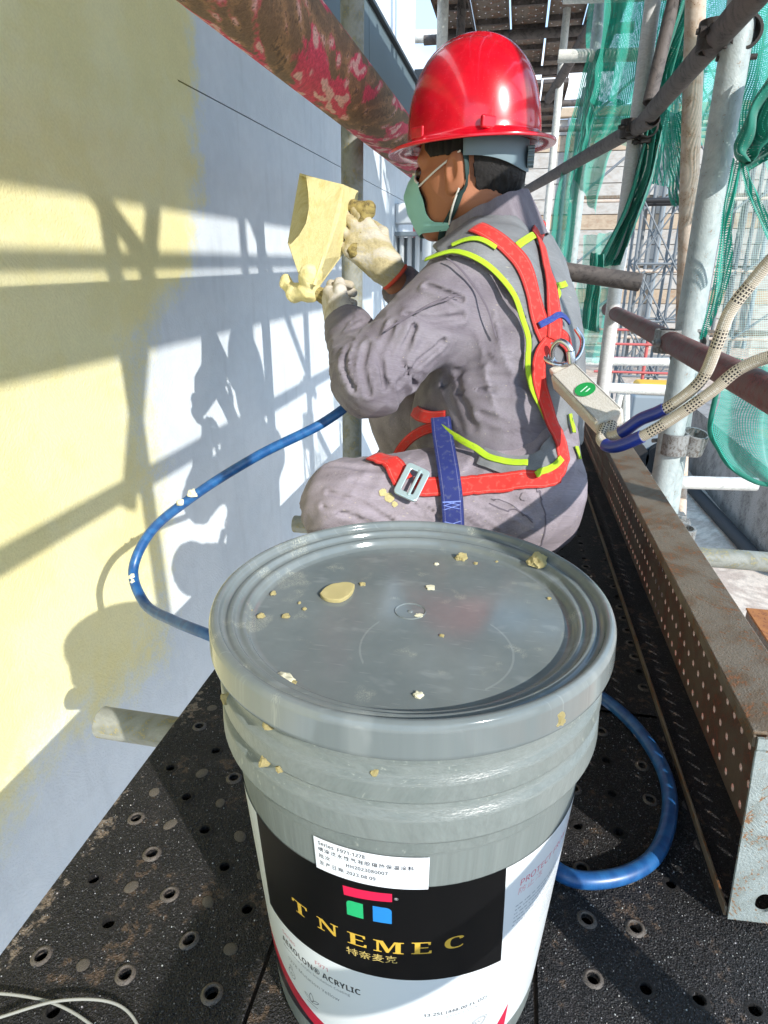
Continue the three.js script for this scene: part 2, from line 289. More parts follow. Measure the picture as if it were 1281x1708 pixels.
// the building wall beside the scaffold: two cladding sheets with an open joint, slate fascia, ribbed white parapet
{
  const w = thing('building_wall', 'long painted metal wall, half sprayed straw yellow, beside the scaffold walkway', 'wall', null, [WX, GY, 0]);
  const sheetGeo = (y0, y1, name, mat, zn = 1, zf = -6, inset = 0) => {
    const g = new THREE.BoxGeometry(0.04, y1 - y0, zn - zf).translate(-0.02 - inset, (y0 + y1) / 2 - GY, (zn + zf) / 2), po = g.attributes.position, uv = g.attributes.uv;
    for (let i = 0; i < uv.count; i++) uv.setXY(i, (1 - po.getZ(i)) / 7, po.getY(i) / 4.2);
    return part(name, g, mat, w);
  };
  sheetGeo(-2.2, 1.052, 'cladding_panel', M.wall); sheetGeo(1.056, 1.5, 'cladding_panel', M.wall); sheetGeo(1.0521, 1.0559, 'joint_filler', M.wall, 0.99, -1.86, 0.0006);
  part('backing', box(0.1, 3.7, 6.98, -0.1, 1.85, -2.5), M.darkTrim, w);
  for (let k = 0; k < 4; k++) part('fascia_panel', box(0.05, 0.445, 1.735, -0.02, 1.725 + 2.2 + 0.003 - 0.2 + 0.2, 1 - 0.8775 - k * 1.745), M.slate, w);
  part('eaves_trim', box(0.09, 0.02, 7.02, -0.015, 1.966 + 2.2, -2.5), M.darkTrim, w);
  const rib = new THREE.Shape(); rib.moveTo(0, 0);
  const prof = []; for (let k = 0; k < 46; k++) { const z = k * 0.15; prof.push([z, 0], [z + 0.09, 0], [z + 0.1, 0.018], [z + 0.14, 0.018], [z + 0.15, 0]); }
  const rs = new THREE.Shape(); rs.moveTo(0, -0.03); for (const [a, b] of prof) rs.lineTo(a, b); rs.lineTo(46 * 0.15, -0.03);
  const rg = new THREE.ExtrudeGeometry(rs, { depth: 0.9, bevelEnabled: false }).rotateX(-Math.PI / 2).rotateY(Math.PI / 2); // profile x->-z, y->+x side
  rg.computeBoundingBox(); const bb = rg.boundingBox; rg.translate(-bb.max.x, 1.98 + 2.2 - bb.min.y, -5.95 - bb.min.z + 0.0);
  part('parapet_sheet', rg, M.whitePanel, w);
}

// ---------------------------------------------------------------- walkway: perforated steel planks
const grain = new THREE.IcosahedronGeometry(0.00062, 0);
function gritOn(t, x0, x1, z0, z1, cx, cz, count, seed, holes) { // loose abrasive grains bonded to the plate
  const m = new THREE.InstancedMesh(grain, std({ roughness: 0.35 }), count), r = rngOf(seed), o = new THREE.Object3D(), c = new THREE.Color(); m.name = 'grit'; m.userData.kind = 'stuff'; m.castShadow = m.receiveShadow = true;
  for (let i = 0; i < count; i++) { let gx, gz; do { gx = lerp(x0, x1, r()) - cx; gz = lerp(z0, z1, Math.pow(r(), 0.8)) - cz; } while (holes.some((h) => Math.abs(h[0] - gx) < 0.0085 && Math.abs(h[1] - gz) < 0.0085)); o.position.set(gx, 0.0003, gz); o.rotation.set(r() * 6, r() * 6, r() * 6); const s = 0.5 + r() * 1.0; o.scale.set(s, s * 0.8, s); o.updateMatrix(); m.setMatrixAt(i, o.matrix); const k = r(), v = k < 0.72 ? 0.008 + 0.02 * r() : k < 0.955 ? 0.03 + 0.07 * r() : 0.16 + 0.3 * r(); m.setColorAt(i, c.setRGB(v * (1 + 0.15 * (r() - 0.5)), v, v * (1 + 0.12 * (r() - 0.5)))); }
  t.add(m); return m;
}
function plank(x0, x1, z0, z1, cols, zs, dz, stagger, mat, label, dimple) {
  const t = thing('scaffold_plank', label, 'plank', 'perforated steel planks of the walkway', [(x0 + x1) / 2, 0, (z0 + z1) / 2]);
  const cx = (x0 + x1) / 2, cz = (z0 + z1) / 2;
  const s = new THREE.Shape(); const c = 0.012; // shape axes: x across, y = -z along
  const X0 = x0 - cx, X1 = x1 - cx, Y0 = -(z0 - cz), Y1 = -(z1 - cz);
  s.moveTo(X0, Y0); s.lineTo(X1 - c, Y0); s.lineTo(X1, Y0 + c); s.lineTo(X1, Y1); s.lineTo(X0, Y1);
  const rims = [], dims = [];
  const rim = new THREE.LatheGeometry([[0.0052, -0.006], [0.0052, 0.0012], [0.006, 0.0018], [0.0075, 0.0011], [0.009, -0.0002]].map((p) => new THREE.Vector2(...p)), 16);
  cols.forEach((x, i) => {
    for (let z = zs + (stagger && i % 2 ? dz / 2 : 0); z > z1 + 0.02; z -= dz) {
      if (z > z0 - 0.02 || (z > -1.3 && rndHash(x * 57 + 3, z * 23) < 0.07)) continue;
      const h = new THREE.Path(); h.absarc(x - cx, -(z - cz), 0.0054, 0, Math.PI * 2, true); s.holes.push(h);
      if (z > -1.3 && z < -0.02) rims.push([x - cx, z - cz]);
      if (dimple && z - dz / 2 > -1.0 && z - dz / 2 < -0.1 && rndHash(x * 31, z * 17) > 0.4) dims.push([x - cx, z - dz / 2 - cz]);
    }
  });
  const g = new THREE.ExtrudeGeometry(s, { depth: 0.003, bevelEnabled: false, curveSegments: 6 }).rotateX(-Math.PI / 2).translate(0, -0.003, 0);
  for (let i = 0; i < g.attributes.uv.count; i++) g.attributes.uv.setXY(i, g.attributes.position.getX(i) - X0, g.attributes.position.getZ(i));
  if (z0 > 0) gritOn(t, x0 + 0.003, x1 - 0.003, -0.15, Math.max(z1, -1.25), cx, cz, Math.round((x1 - x0) * 72000), Math.round(x0 * 1000), rims);
  part('deck_plate', g, mat, t);
  for (const [a, b] of rims) { const m = part('hole_rim', rim, M.rim, t); m.position.set(a, 0, b); m.rotation.y = (a * 97 + b * 61) % 6; const e = rndHash(a * 13, b * 29); m.scale.set(0.97 + e * 0.2, 0.5 + e, 0.97 + 0.2 * rndHash(b, a)); if (e < 0.45) m.material = mat; }
  part('added_blocking_plate', box(X1 - X0 - 0.008, 0.002, z0 - z1 - c * 2, 0, -0.0555, 0), mat, t);  // added closed underside, blocks light from below so the holes stay black
  const dm = new THREE.LatheGeometry([[0.0066, -0.0005], [0.0055, 0.0009], [0.0035, 0.0014], [0, 0.0015]].map((p) => new THREE.Vector2(...p)), 14);
  for (const [a, b] of dims) { const m = part('worn_dimple', dm, M.worn, t); m.position.set(a, 0, b); m.rotation.y = a * 90; m.scale.set(0.85 + 0.3 * rndHash(a, b), 1, 0.9 + 0.5 * rndHash(b, a)); }
  for (const e of [X0 + 0.0015, X1 - 0.0015]) part('side_lip', rbox(0.003, 0.05, z0 - z1 - c * 2, 0.0012, e, -0.0255, e > 0 ? -c : 0), mat, t);
  for (const e of [X0 + 0.011, X1 - 0.011]) part('return_flange', box(0.018, 0.0025, z0 - z1 - c * 2, e, -0.0515, 0), mat, t);
  return t;
}
plank(-0.428, -0.185, 0.6, -3.4, [-0.39, -0.347, -0.304, -0.262, -0.22], 0.55, 0.08, true, M.deckA, 'gritty black perforated plank with cement-stained edge along the open gap to the wall', true);
plank(-0.181, 0.058, 0.6, -3.4, [-0.145, -0.1, -0.055, -0.01, 0.03], 0.55, 0.0565, false, M.deckB, 'middle black perforated plank under the paint pail');
plank(0.062, 0.305, 0.6, -0.79, [0.111, 0.156, 0.2, 0.245, 0.285], 0.552, 0.0565, false, M.deckB, 'short black perforated plank under the hose loop beside the toe board');
plank(0.062, 0.252, -0.80, -3.4, [0.09, 0.137, 0.184, 0.232], -0.82, 0.041, false, M.deckB, 'far black perforated plank between the seated worker and the toe board');

// toe board: a perforated plank stood on edge
{
  const zN = -0.49, zF = -2.7, L = zN - zF, h = 0.224, th = 0.055;
  const t = thing('toe_board', 'rusty perforated steel plank stood on edge as a toe board', 'toe board', null, [0.241, 0.001, zN]);
  t.rotation.y = 0.012; t.rotation.z = 0.07;
  const s = new THREE.Shape(); s.moveTo(0, 0); s.lineTo(L, 0); s.lineTo(L, h); s.lineTo(0, h);
  for (let r = 0; r < 5; r++) for (let k = 0; k < 84; k++) { const y = 0.024 + r * 0.0415, x = 0.05 + k * 0.0255 + (r % 2 ? 0.0128 : 0); if (x > L - 0.03) continue; const p = new THREE.Path(); p.absellipse(x, y, 0.0042, 0.0052, 0, Math.PI * 2, true); s.holes.push(p); }
  const g = new THREE.ExtrudeGeometry(s, { depth: 0.003, bevelEnabled: false, curveSegments: 5 }).rotateY(Math.PI / 2).translate(0, 0, 0);
  // x of the shape runs to -z
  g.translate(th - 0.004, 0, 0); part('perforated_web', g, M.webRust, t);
  part('top_flange', rbox(th, 0.004, L, 0.0018, th / 2 - 0.001, h + 0.001, -L / 2), M.toe, t);
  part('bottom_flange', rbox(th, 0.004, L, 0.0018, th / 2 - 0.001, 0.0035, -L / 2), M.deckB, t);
  part('flange_lip', rbox(0.003, 0.012, L, 0.001, 0.0015, h - 0.008, -L / 2), M.toe, t); part('flange_lip', rbox(0.003, 0.012, L, 0.001, 0.0015, 0.0115, -L / 2), M.toe, t);
  const e = new THREE.Shape(); e.moveTo(0.003, 0.006); e.lineTo(th, 0.006); e.lineTo(th, h - 0.002); e.lineTo(0.003, h - 0.002);
  for (const y of [0.032, 0.175]) { const p = new THREE.Path(); p.absellipse(0.032, y, 0.008, 0.012, 0, Math.PI * 2, true); e.holes.push(p); }
  part('end_plate', new THREE.ExtrudeGeometry(e, { depth: 0.003, bevelEnabled: false }).translate(0, 0, 0.0005), M.toeEnd, t);
  part('end_tab', rbox(0.012, 0.03, 0.003, 0.001, 0.007, h - 0.028, 0.0052), M.toeEnd, t);
}

// ---------------------------------------------------------------- scaffold tubes
const R = 0.0242;
function tube(a, b, r, mat, label, name = 'scaffold_tube', group) { // the mesh sits at its lower end
  const low = a[1] <= b[1] ? a : b, rel = (p) => [p[0] - low[0], p[1] - low[1], p[2] - low[2]];
  const m = single(name, rod(rel(a), rel(b), r, 24), mat, label, 'tube', group); m.position.set(...low); return m;
}
const lerp3 = (a, b, t) => [lerp(a[0], b[0], t), lerp(a[1], b[1], t), lerp(a[2], b[2], t)];
const along = (a, b, y) => lerp3(a, b, (y - a[1]) / (b[1] - a[1]));
// right-angle coupler: two hinged saddles with bolts, centred between the tubes
function coupler(p, d1, d2, mat, label, r = R) {
  const t = thing('scaffold_coupler', label, 'coupler', 'couplers clamping scaffold tubes', p);
  const A = VV(d1).normalize(), B = VV(d2).normalize(), nrm = new THREE.Vector3().crossVectors(A, B).normalize();
  [[A, -1], [B, 1]].forEach(([d, sgn]) => {
    const q = new THREE.Quaternion().setFromRotationMatrix(new THREE.Matrix4().makeBasis(new THREE.Vector3().crossVectors(d, nrm), d, nrm.clone()));
    const c = nrm.clone().multiplyScalar(sgn * (r + 0.002));
    const ring = creased(new THREE.LatheGeometry([[r + 0.0008, -0.026], [r + 0.0058, -0.026], [r + 0.0068, -0.024], [r + 0.0068, 0.024], [r + 0.0058, 0.026], [r + 0.0008, 0.026], [r + 0.0008, -0.026]].map((v) => new THREE.Vector2(...v)), 24));
    part('saddle', ring.applyQuaternion(q).translate(c.x, c.y, c.z), mat, t);
    const lug = merge([rbox(0.014, 0.03, 0.034, 0.003, r + 0.012, 0, 0), new THREE.CylinderGeometry(0.0055, 0.0055, 0.075, 10).rotateX(Math.PI / 2).translate(r + 0.013, 0, 0.004), new THREE.CylinderGeometry(0.0095, 0.0095, 0.011, 6).rotateX(Math.PI / 2).translate(r + 0.013, 0, 0.03)]);
    part('bolt', lug.applyQuaternion(q).translate(c.x, c.y, c.z), mat, t);
  });
  return t;
}
const PA0 = [0.40, GY, -1.62], PA1 = [0.388, 2.35, -1.62];
tube(PA0, PA1, 0.029, M.paleTube, 'thick pale grey scaffold post clamped to the handrail beside the rope');
tube([0.475, GY, -1.6], [0.415, 0.5, -1.68], 0.0265, M.paleTube, 'short pale grey post with a crusted blue stain beside the thick post');
tube([0.38, GY, -0.2], [0.38, 2.3, -0.2], R, M.paleTube, 'pale grey scaffold post standing beside the photographer');
const C0 = [0.355, 1.02, 0.7], C1 = [0.352, 1.012, -2.42];
tube(C0, C1, R, M.darkTube, 'weathered brown-grey handrail tube with a sawn end above the walkway');
tube([0.355, 0.432, 0.7], [0.352, 0.43, -2.42 - 0.3], R, M.redTube, 'dark red-brown mid rail running behind the rope');
coupler([0.374, 1.018, -1.62], [0, 0, 1], [0, 1, 0], M.darkClamp, 'dark coupler holding the handrail to the thick pale post');
coupler([0.378, 0.43, -1.62], [0, 0, 1], [0, 1, 0], M.clamp, 'coupler holding the red-brown mid rail to the thick pale post');
// posts farther along
const posts = [
  [[0.855, GY, -2.2], [0.265, 2.4, -2.2], 0.026, M.rustTube, 'leaning peach and rust coloured pole behind the thick pale post'],
  [[0.33, GY, -2.5], [0.352, 2.4, -2.52], R, M.streakTube, 'white post with a rusty streak hung with green netting'],
  [[0.215, GY, -3.4], [0.27, 2.3, -3.45], R, M.paleTube, 'slim pale post between two hanging green nets'],
  [[0.13, GY, -5.0], [0.185, 2.2, -5.05], R, M.whiteTube, 'far slim white post seen just behind the red helmet'],
];
for (const [a, b, r, m, l] of posts) tube(a, b, r, m, l);
tube([0.36, 1.0, -2.3], [0.0, 0.985, -4.2], R, M.darkTube, 'brown-grey ledger tube slanting away behind the red helmet');
tube([0.352, 1.05, -2.36], [0.47, 1.75, -2.62], 0.02, M.darkTube, 'dark open-ended brace tube wrapped in green netting');
tube([0.44, 1.9, -3.35], [0.12, 1.66, -5.3], 0.03, M.darkTube, 'thick dark tube along the edge of the overhead deck');
tube([0.12, 0.578, -2.0], [0.338, 0.548, -2.0], 0.0245, M.darkTube, 'short dark transom stub with a pale sawn end behind the vest', 'scaffold_tube');
tube([0.1, 1.62, -3.3], [0.75, 1.60, -3.3], R, M.whiteTube, 'upper white cross tube seen through the green net');
tube([0.1, 1.42, -3.32], [0.75, 1.40, -3.32], R, M.whiteTube, 'lower white cross tube seen through the green net');
tube([0.45, -0.066, -2.1], [0.79, -0.054, -2.1], 0.021, M.whiteTube, 'white cross tube ending under the drooping green net');
tube([0.45, -0.285, -2.0], [1.4, -0.27, -2.0], 0.024, M.whiteTube, 'long white cross tube low over the sandy ground');
coupler([0.425, 0.19, -1.62], [0, 1, 0], [0.12, 1, 0.25], M.clamp, 'grey swivel coupler low on the two pale posts');
coupler([0.455, -0.05, -1.63], [0.05, 1, 0], [1, 0, 0], M.clamp, 'crusted coupler at the foot of the short pale post');
coupler([0.345, 1.0, -2.46], [0, 0, 1], [0, 1, 0], M.darkClamp, 'dark coupler holding the handrail end to the white rusty post');
// wall side
tube([-0.535, GY, -1.95], [-0.447, 2.4, -1.95], 0.031, M.coatedTube, 'crusted grey post between the wall and the spray gun');
single('rusty_pipe', rod([0, 0, 0], [0, 0.012, -4.4], 0.06, 36, true), M.bigPipe, 'thick pipe with flaking red paint and rust along the wall', 'pipe').position.set(-0.352, 0.911, 0.5);
for (const [z, x, l] of [[-0.715, -0.6, 'hollow transom tube end dusted yellow under the cement-stained plank edge'], [-1.56, -0.565, 'hollow transom tube end beside the worker\'s knee']]) tube([x, -0.079, z], [1.0, -0.079, z + 0.01], 0.0242, M.coatedTube, l);
// outside the frame on the sunny side: the outer row that throws the bars of shade on the wall
tube([0.83, 1.905, 1.6], [0.83, 1.905, -2.6], 0.02, M.paleTube, 'outer ledger tube just below the overhead deck');
single('guard_plank', rbox(0.045, 0.15, 4.4, 0.006, 0, 0.075, -2.2), M.toe, 'steel plank lashed on edge to the outer scaffold row', 'plank').position.set(0.83, 1.70, 1.8);
tube([0.83, GY, -0.55], [0.83, 2.3, -0.55], R, M.paleTube, 'outer row scaffold post on the sunny side');
tube([0.83, 1.3, -1.3], [0.83, 2.25, -0.45], R, M.darkTube, 'outer diagonal brace tube below the overhead deck');
tube([0.6, 1.15, 0.1], [0.6, 2.1, -0.3], R, M.darkTube, 'inner diagonal brace tube below the overhead deck');

// overhead deck: planks (each a thing) on cross bearers
{
  const mk = (x, z0, z1, label) => {
    const t = thing('overhead_plank', label, 'plank', 'planks of the overhead deck', [x, 2.1, (z0 + z1) / 2]);
    const L = z0 - z1, s = new THREE.Shape(); s.moveTo(-0.11, -L / 2); s.lineTo(0.11, -L / 2); s.lineTo(0.11, L / 2); s.lineTo(-0.11, L / 2);
    if (z1 < -4) for (let r = -2; r <= 2; r++) for (let k = 0; k < L / 0.11 - 1; k++) { const p = new THREE.Path(); p.absarc(r * 0.042, -L / 2 + 0.06 + k * 0.11 + (r % 2 ? 0.055 : 0), 0.0065, 0, 6.2832, true); s.holes.push(p); }
    part('deck_plate', new THREE.ExtrudeGeometry(s, { depth: 0.003, bevelEnabled: false, curveSegments: 4 }).rotateX(-Math.PI / 2), M.plateSteel, t);
    for (const e of [-0.1085, 0.1085]) part('side_lip', box(0.003, 0.045, L, e, -0.0235, 0), M.plateSteel, t);
    for (let k = 0; k < L / 0.45; k++) part('stiffener', box(0.21, 0.03, 0.025, 0, -0.016, -L / 2 + 0.2 + k * 0.45), M.darkTube, t);
  };
  for (let k = 0; k < 7; k++) mk(-0.66 + k * 0.235, 1.6, -3.25, 'dark steel plank of the overhead deck above the worker');
  for (let k = 0; k < 5; k++) mk(-0.52 + k * 0.235, -3.6, -6.4 - (k % 2) * 0.3, 'dark perforated overhead plank beyond the red helmet');
  for (let k = 0; k < 4; k++) mk(-0.50 + k * 0.235, -6.75, -9.2, 'farthest dark overhead plank beyond the red helmet');
  for (const [z, y] of [[-4.3, 2.02], [-5.2, 2.02], [-6.1, 2.02], [-7.3, 2.02], [-8.6, 2.02]]) tube([-0.75, y, z], [0.62, y, z], 0.03, M.darkTube, 'dark bearer tube carrying the overhead planks', 'bearer_tube', 'bearers under the overhead deck');
  tube([-0.75, 2.0, -2.9], [0.95, 2.0, -2.9], 0.03, M.darkTube, 'near bearer tube under the overhead deck');
  tube([-0.75, 2.0, 0.2], [0.95, 2.0, 0.2], 0.03, M.darkTube, 'bearer tube under the overhead deck above the photographer');
}

// ---------------------------------------------------------------- paint pail
const PX = -0.062, PZ = -0.415;
const lathe = (pts, seg = 96) => creased(new THREE.LatheGeometry(pts.map((p) => new THREE.Vector2(p[0], p[1])), seg));
// round the corners of a profile a little so that edges catch light
function soften(pts, r = 0.0012) {
  const out = [pts[0]];
  for (let i = 1; i < pts.length - 1; i++) {
    const a = pts[i - 1], b = pts[i], c = pts[i + 1], la = Math.hypot(a[0] - b[0], a[1] - b[1]), lc = Math.hypot(c[0] - b[0], c[1] - b[1]), d = Math.min(r, la * 0.4, lc * 0.4);
    const p = [b[0] + (a[0] - b[0]) * d / la, b[1] + (a[1] - b[1]) * d / la], q = [b[0] + (c[0] - b[0]) * d / lc, b[1] + (c[1] - b[1]) * d / lc];
    for (const t of [0, 0.25, 0.5, 0.75, 1]) out.push([(1 - t) * (1 - t) * p[0] + 2 * t * (1 - t) * b[0] + t * t * q[0], (1 - t) * (1 - t) * p[1] + 2 * t * (1 - t) * b[1] + t * t * q[1]]);
  }
  out.push(pts[pts.length - 1]); return out;
}
const bodyR = (y) => 0.1195 + y * 0.06;
const scuff = tex(1024, 1024, (u, v) => {
  const x = (u - 0.5) * 0.3, y = (v - 0.5) * 0.3, n = fbm(x * 9, y * 9, 4), f = fbm(x * 60, y * 60, 3), s = fbm(x * 30 + 9, y * 260, 2), r = Math.hypot(x, y);
  let c = mix([122, 129, 128], [113, 121, 121], step(-0.4, 0.4, n));
  // dried overspray dust and scratches
  const dust = step(0.34, 0.7, fbm(x * 22 + 4, y * 22, 3) + 0.35 * step(0.06, 0.14, -x + 0.02) * step(-0.16, 0.1, y + 0.05)) * step(0.55, 0.9, rndHash(Math.floor(u * 1024), Math.floor(v * 1024)));
  c = mix(c, [196, 194, 172], dust * 0.8);
  const smear = step(0.3, 0.62, fbm(x * 13 + 2, y * 26 + 7, 4)); c = mix(c, [146, 152, 150], smear * 0.45);
  c = mix(c, [168, 172, 170], step(0.42, 0.6, s) * 0.25);
  const a1 = Math.abs(Math.hypot(x - 0.025, y + 0.045) - 0.052); if (a1 < 0.0007 && (x > 0.06 || x < -0.02)) c = mix(c, [160, 165, 163], 0.35);
  return c.map((q) => q * (1 + f * 0.025));
});
M.pail = phy({ map: (() => { const t = tubeTex([121, 128, 125], [115, 123, 120], [142, 147, 139], 0.07, 61); const c = t.clone(); c.repeat.set(3, 2); return c; })(), roughness: 0.34, bumpMap: rep(bumpFine, 3, 3), bumpScale: 0.0002, specularIntensity: 0.8 });
M.pailLid = phy({ map: scuff, roughness: 0.11, specularIntensity: 1 });
{
  const t = thing('paint_pail', 'grey plastic paint pail with ribbed neck, clip-on lid and black gold-lettered label', 'pail', null, [PX, 0.0005, PZ]);
  part('body', lathe(soften([[0.0, 0.004], [0.112, 0.004], [0.114, 0], [0.1185, 0], [0.1205, 0.004], [bodyR(0.1), 0.1], [bodyR(0.264), 0.264], [0.1362, 0.2795], [0.1422, 0.2805], [0.1436, 0.2825], [0.1428, 0.2985], [0.1385, 0.3025], [0.1372, 0.3095], [0.1412, 0.3102], [0.1428, 0.312], [0.1422, 0.3245], [0.1384, 0.328], [0.1374, 0.335], [0.1374, 0.35], [0.13, 0.35]])), M.pail, t);
  const lid = part('lid', (() => { const g = lathe(soften([[0.136, 0.346], [0.1445, 0.3455], [0.1466, 0.3465], [0.1472, 0.349], [0.1464, 0.3655], [0.1448, 0.3692], [0.142, 0.3705], [0.1395, 0.3695], [0.1382, 0.3655], [0.1352, 0.3635], [0.1332, 0.365], [0.1302, 0.3652], [0.1284, 0.3615], [0.1262, 0.3603], [0.1232, 0.361], [0.1212, 0.3598], [0.119, 0.3555], [0.1155, 0.3538], [0.06, 0.3542], [0.0, 0.3545]]), 128); const po = g.attributes.position, uv = g.attributes.uv; for (let i = 0; i < uv.count; i++) uv.setXY(i, po.getX(i) / 0.3 + 0.5, -po.getZ(i) / 0.3 + 0.5); return g; })(), M.pailLid, t);
  part('moulding_mark', lathe([[0.0105, 0.3542], [0.0115, 0.3552], [0.0118, 0.3542]], 40), M.pailLid, lid);
  part('moulding_pip', new THREE.SphereGeometry(0.0022, 12, 8, 0, 6.3, 0, 1.6).scale(1, 0.5, 1).translate(0, 0.3543, 0), M.pailLid, lid);
  // printed label: artwork on a canvas, az from -78 to 96 degrees, y from 0.028 to 0.2345
  const A0 = -78, A1 = 96, Yb = 0.028, Yt = 0.2345, W = 2048, H = 1120;
  const cv = document.createElement('canvas'); cv.width = W; cv.height = H; const c = cv.getContext('2d');
  const ux = (az) => (az - A0) / (A1 - A0) * W, uy = (y) => (Yt - y) / (Yt - Yb) * H, mm = H / (Yt - Yb) / 1000;
  c.fillStyle = '#e4e9ea'; c.fillRect(0, 0, W, H);
  c.fillStyle = '#0a0a0b'; c.beginPath(); c.moveTo(ux(-44.5), 0); c.lineTo(ux(37.5), 0); c.lineTo(ux(41.5), uy(0.131)); c.quadraticCurveTo(ux(10), uy(0.1445), ux(-47.5), uy(0.131)); c.closePath(); c.fill();
  const text = (s, az, y, h, font, col, opt = {}) => { c.save(); c.translate(ux(az), uy(y)); c.rotate(-(opt.rot || 0)); c.scale(opt.sx || 1, 1); c.fillStyle = col; c.font = font.replace('#', (h * mm).toFixed(1) + 'px'); c.textAlign = opt.align || 'left'; c.textBaseline = 'alphabetic'; if (opt.stroke) { c.strokeStyle = col; c.lineWidth = opt.stroke; c.strokeText(s, 0, 0); } c.fillText(s, 0, 0); c.restore(); };
  // emblem
  const quad = (pts, col) => { c.fillStyle = col; c.beginPath(); pts.forEach((p, i) => (i ? c.lineTo(ux(p[0]), uy(p[1])) : c.moveTo(ux(p[0]), uy(p[1])))); c.closePath(); c.fill(); };
  quad([[-9.2, 0.2255], [4.9, 0.2275], [4.9, 0.2195], [-9.0, 0.2165]], '#e0244e');
  const leaf = (a0, a1, y1, y0, side, col) => { c.fillStyle = col; c.beginPath(); if (side < 0) { c.moveTo(ux(a0), uy(y0)); c.lineTo(ux(a1), uy(y0)); c.lineTo(ux(a1), uy(y1)); c.lineTo(ux(a0) + 22, uy(y1)); c.quadraticCurveTo(ux(a0), uy(y1), ux(a0), uy(y1) + 22); } else { c.moveTo(ux(a1), uy(y0)); c.lineTo(ux(a0), uy(y0)); c.lineTo(ux(a0), uy(y1)); c.lineTo(ux(a1) - 22, uy(y1)); c.quadraticCurveTo(ux(a1), uy(y1), ux(a1), uy(y1) + 22); } c.closePath(); c.fill(); };
  leaf(-8.4, -3.4, 0.2125, 0.1975, -1, '#2bb673'); leaf(-0.6, 4.8, 0.2130, 0.1975, 1, '#2b86d0');
  text('®', 5.4, 0.2215, 3.2, '# sans-serif', '#d8d8d8');
  const gold = '#d9b245';
  [['T', -26.2, 0.1755], ['N', -15.6, 0.1745], ['E', -5.8, 0.1735], ['M', 3.8, 0.173], ['E', 13.6, 0.1735], ['C', 23.2, 0.1755]].forEach(([s, a, y]) => text(s, a, y - 0.0065, 17.2, 'bold # serif', gold, { align: 'center', sx: 1.28 }));
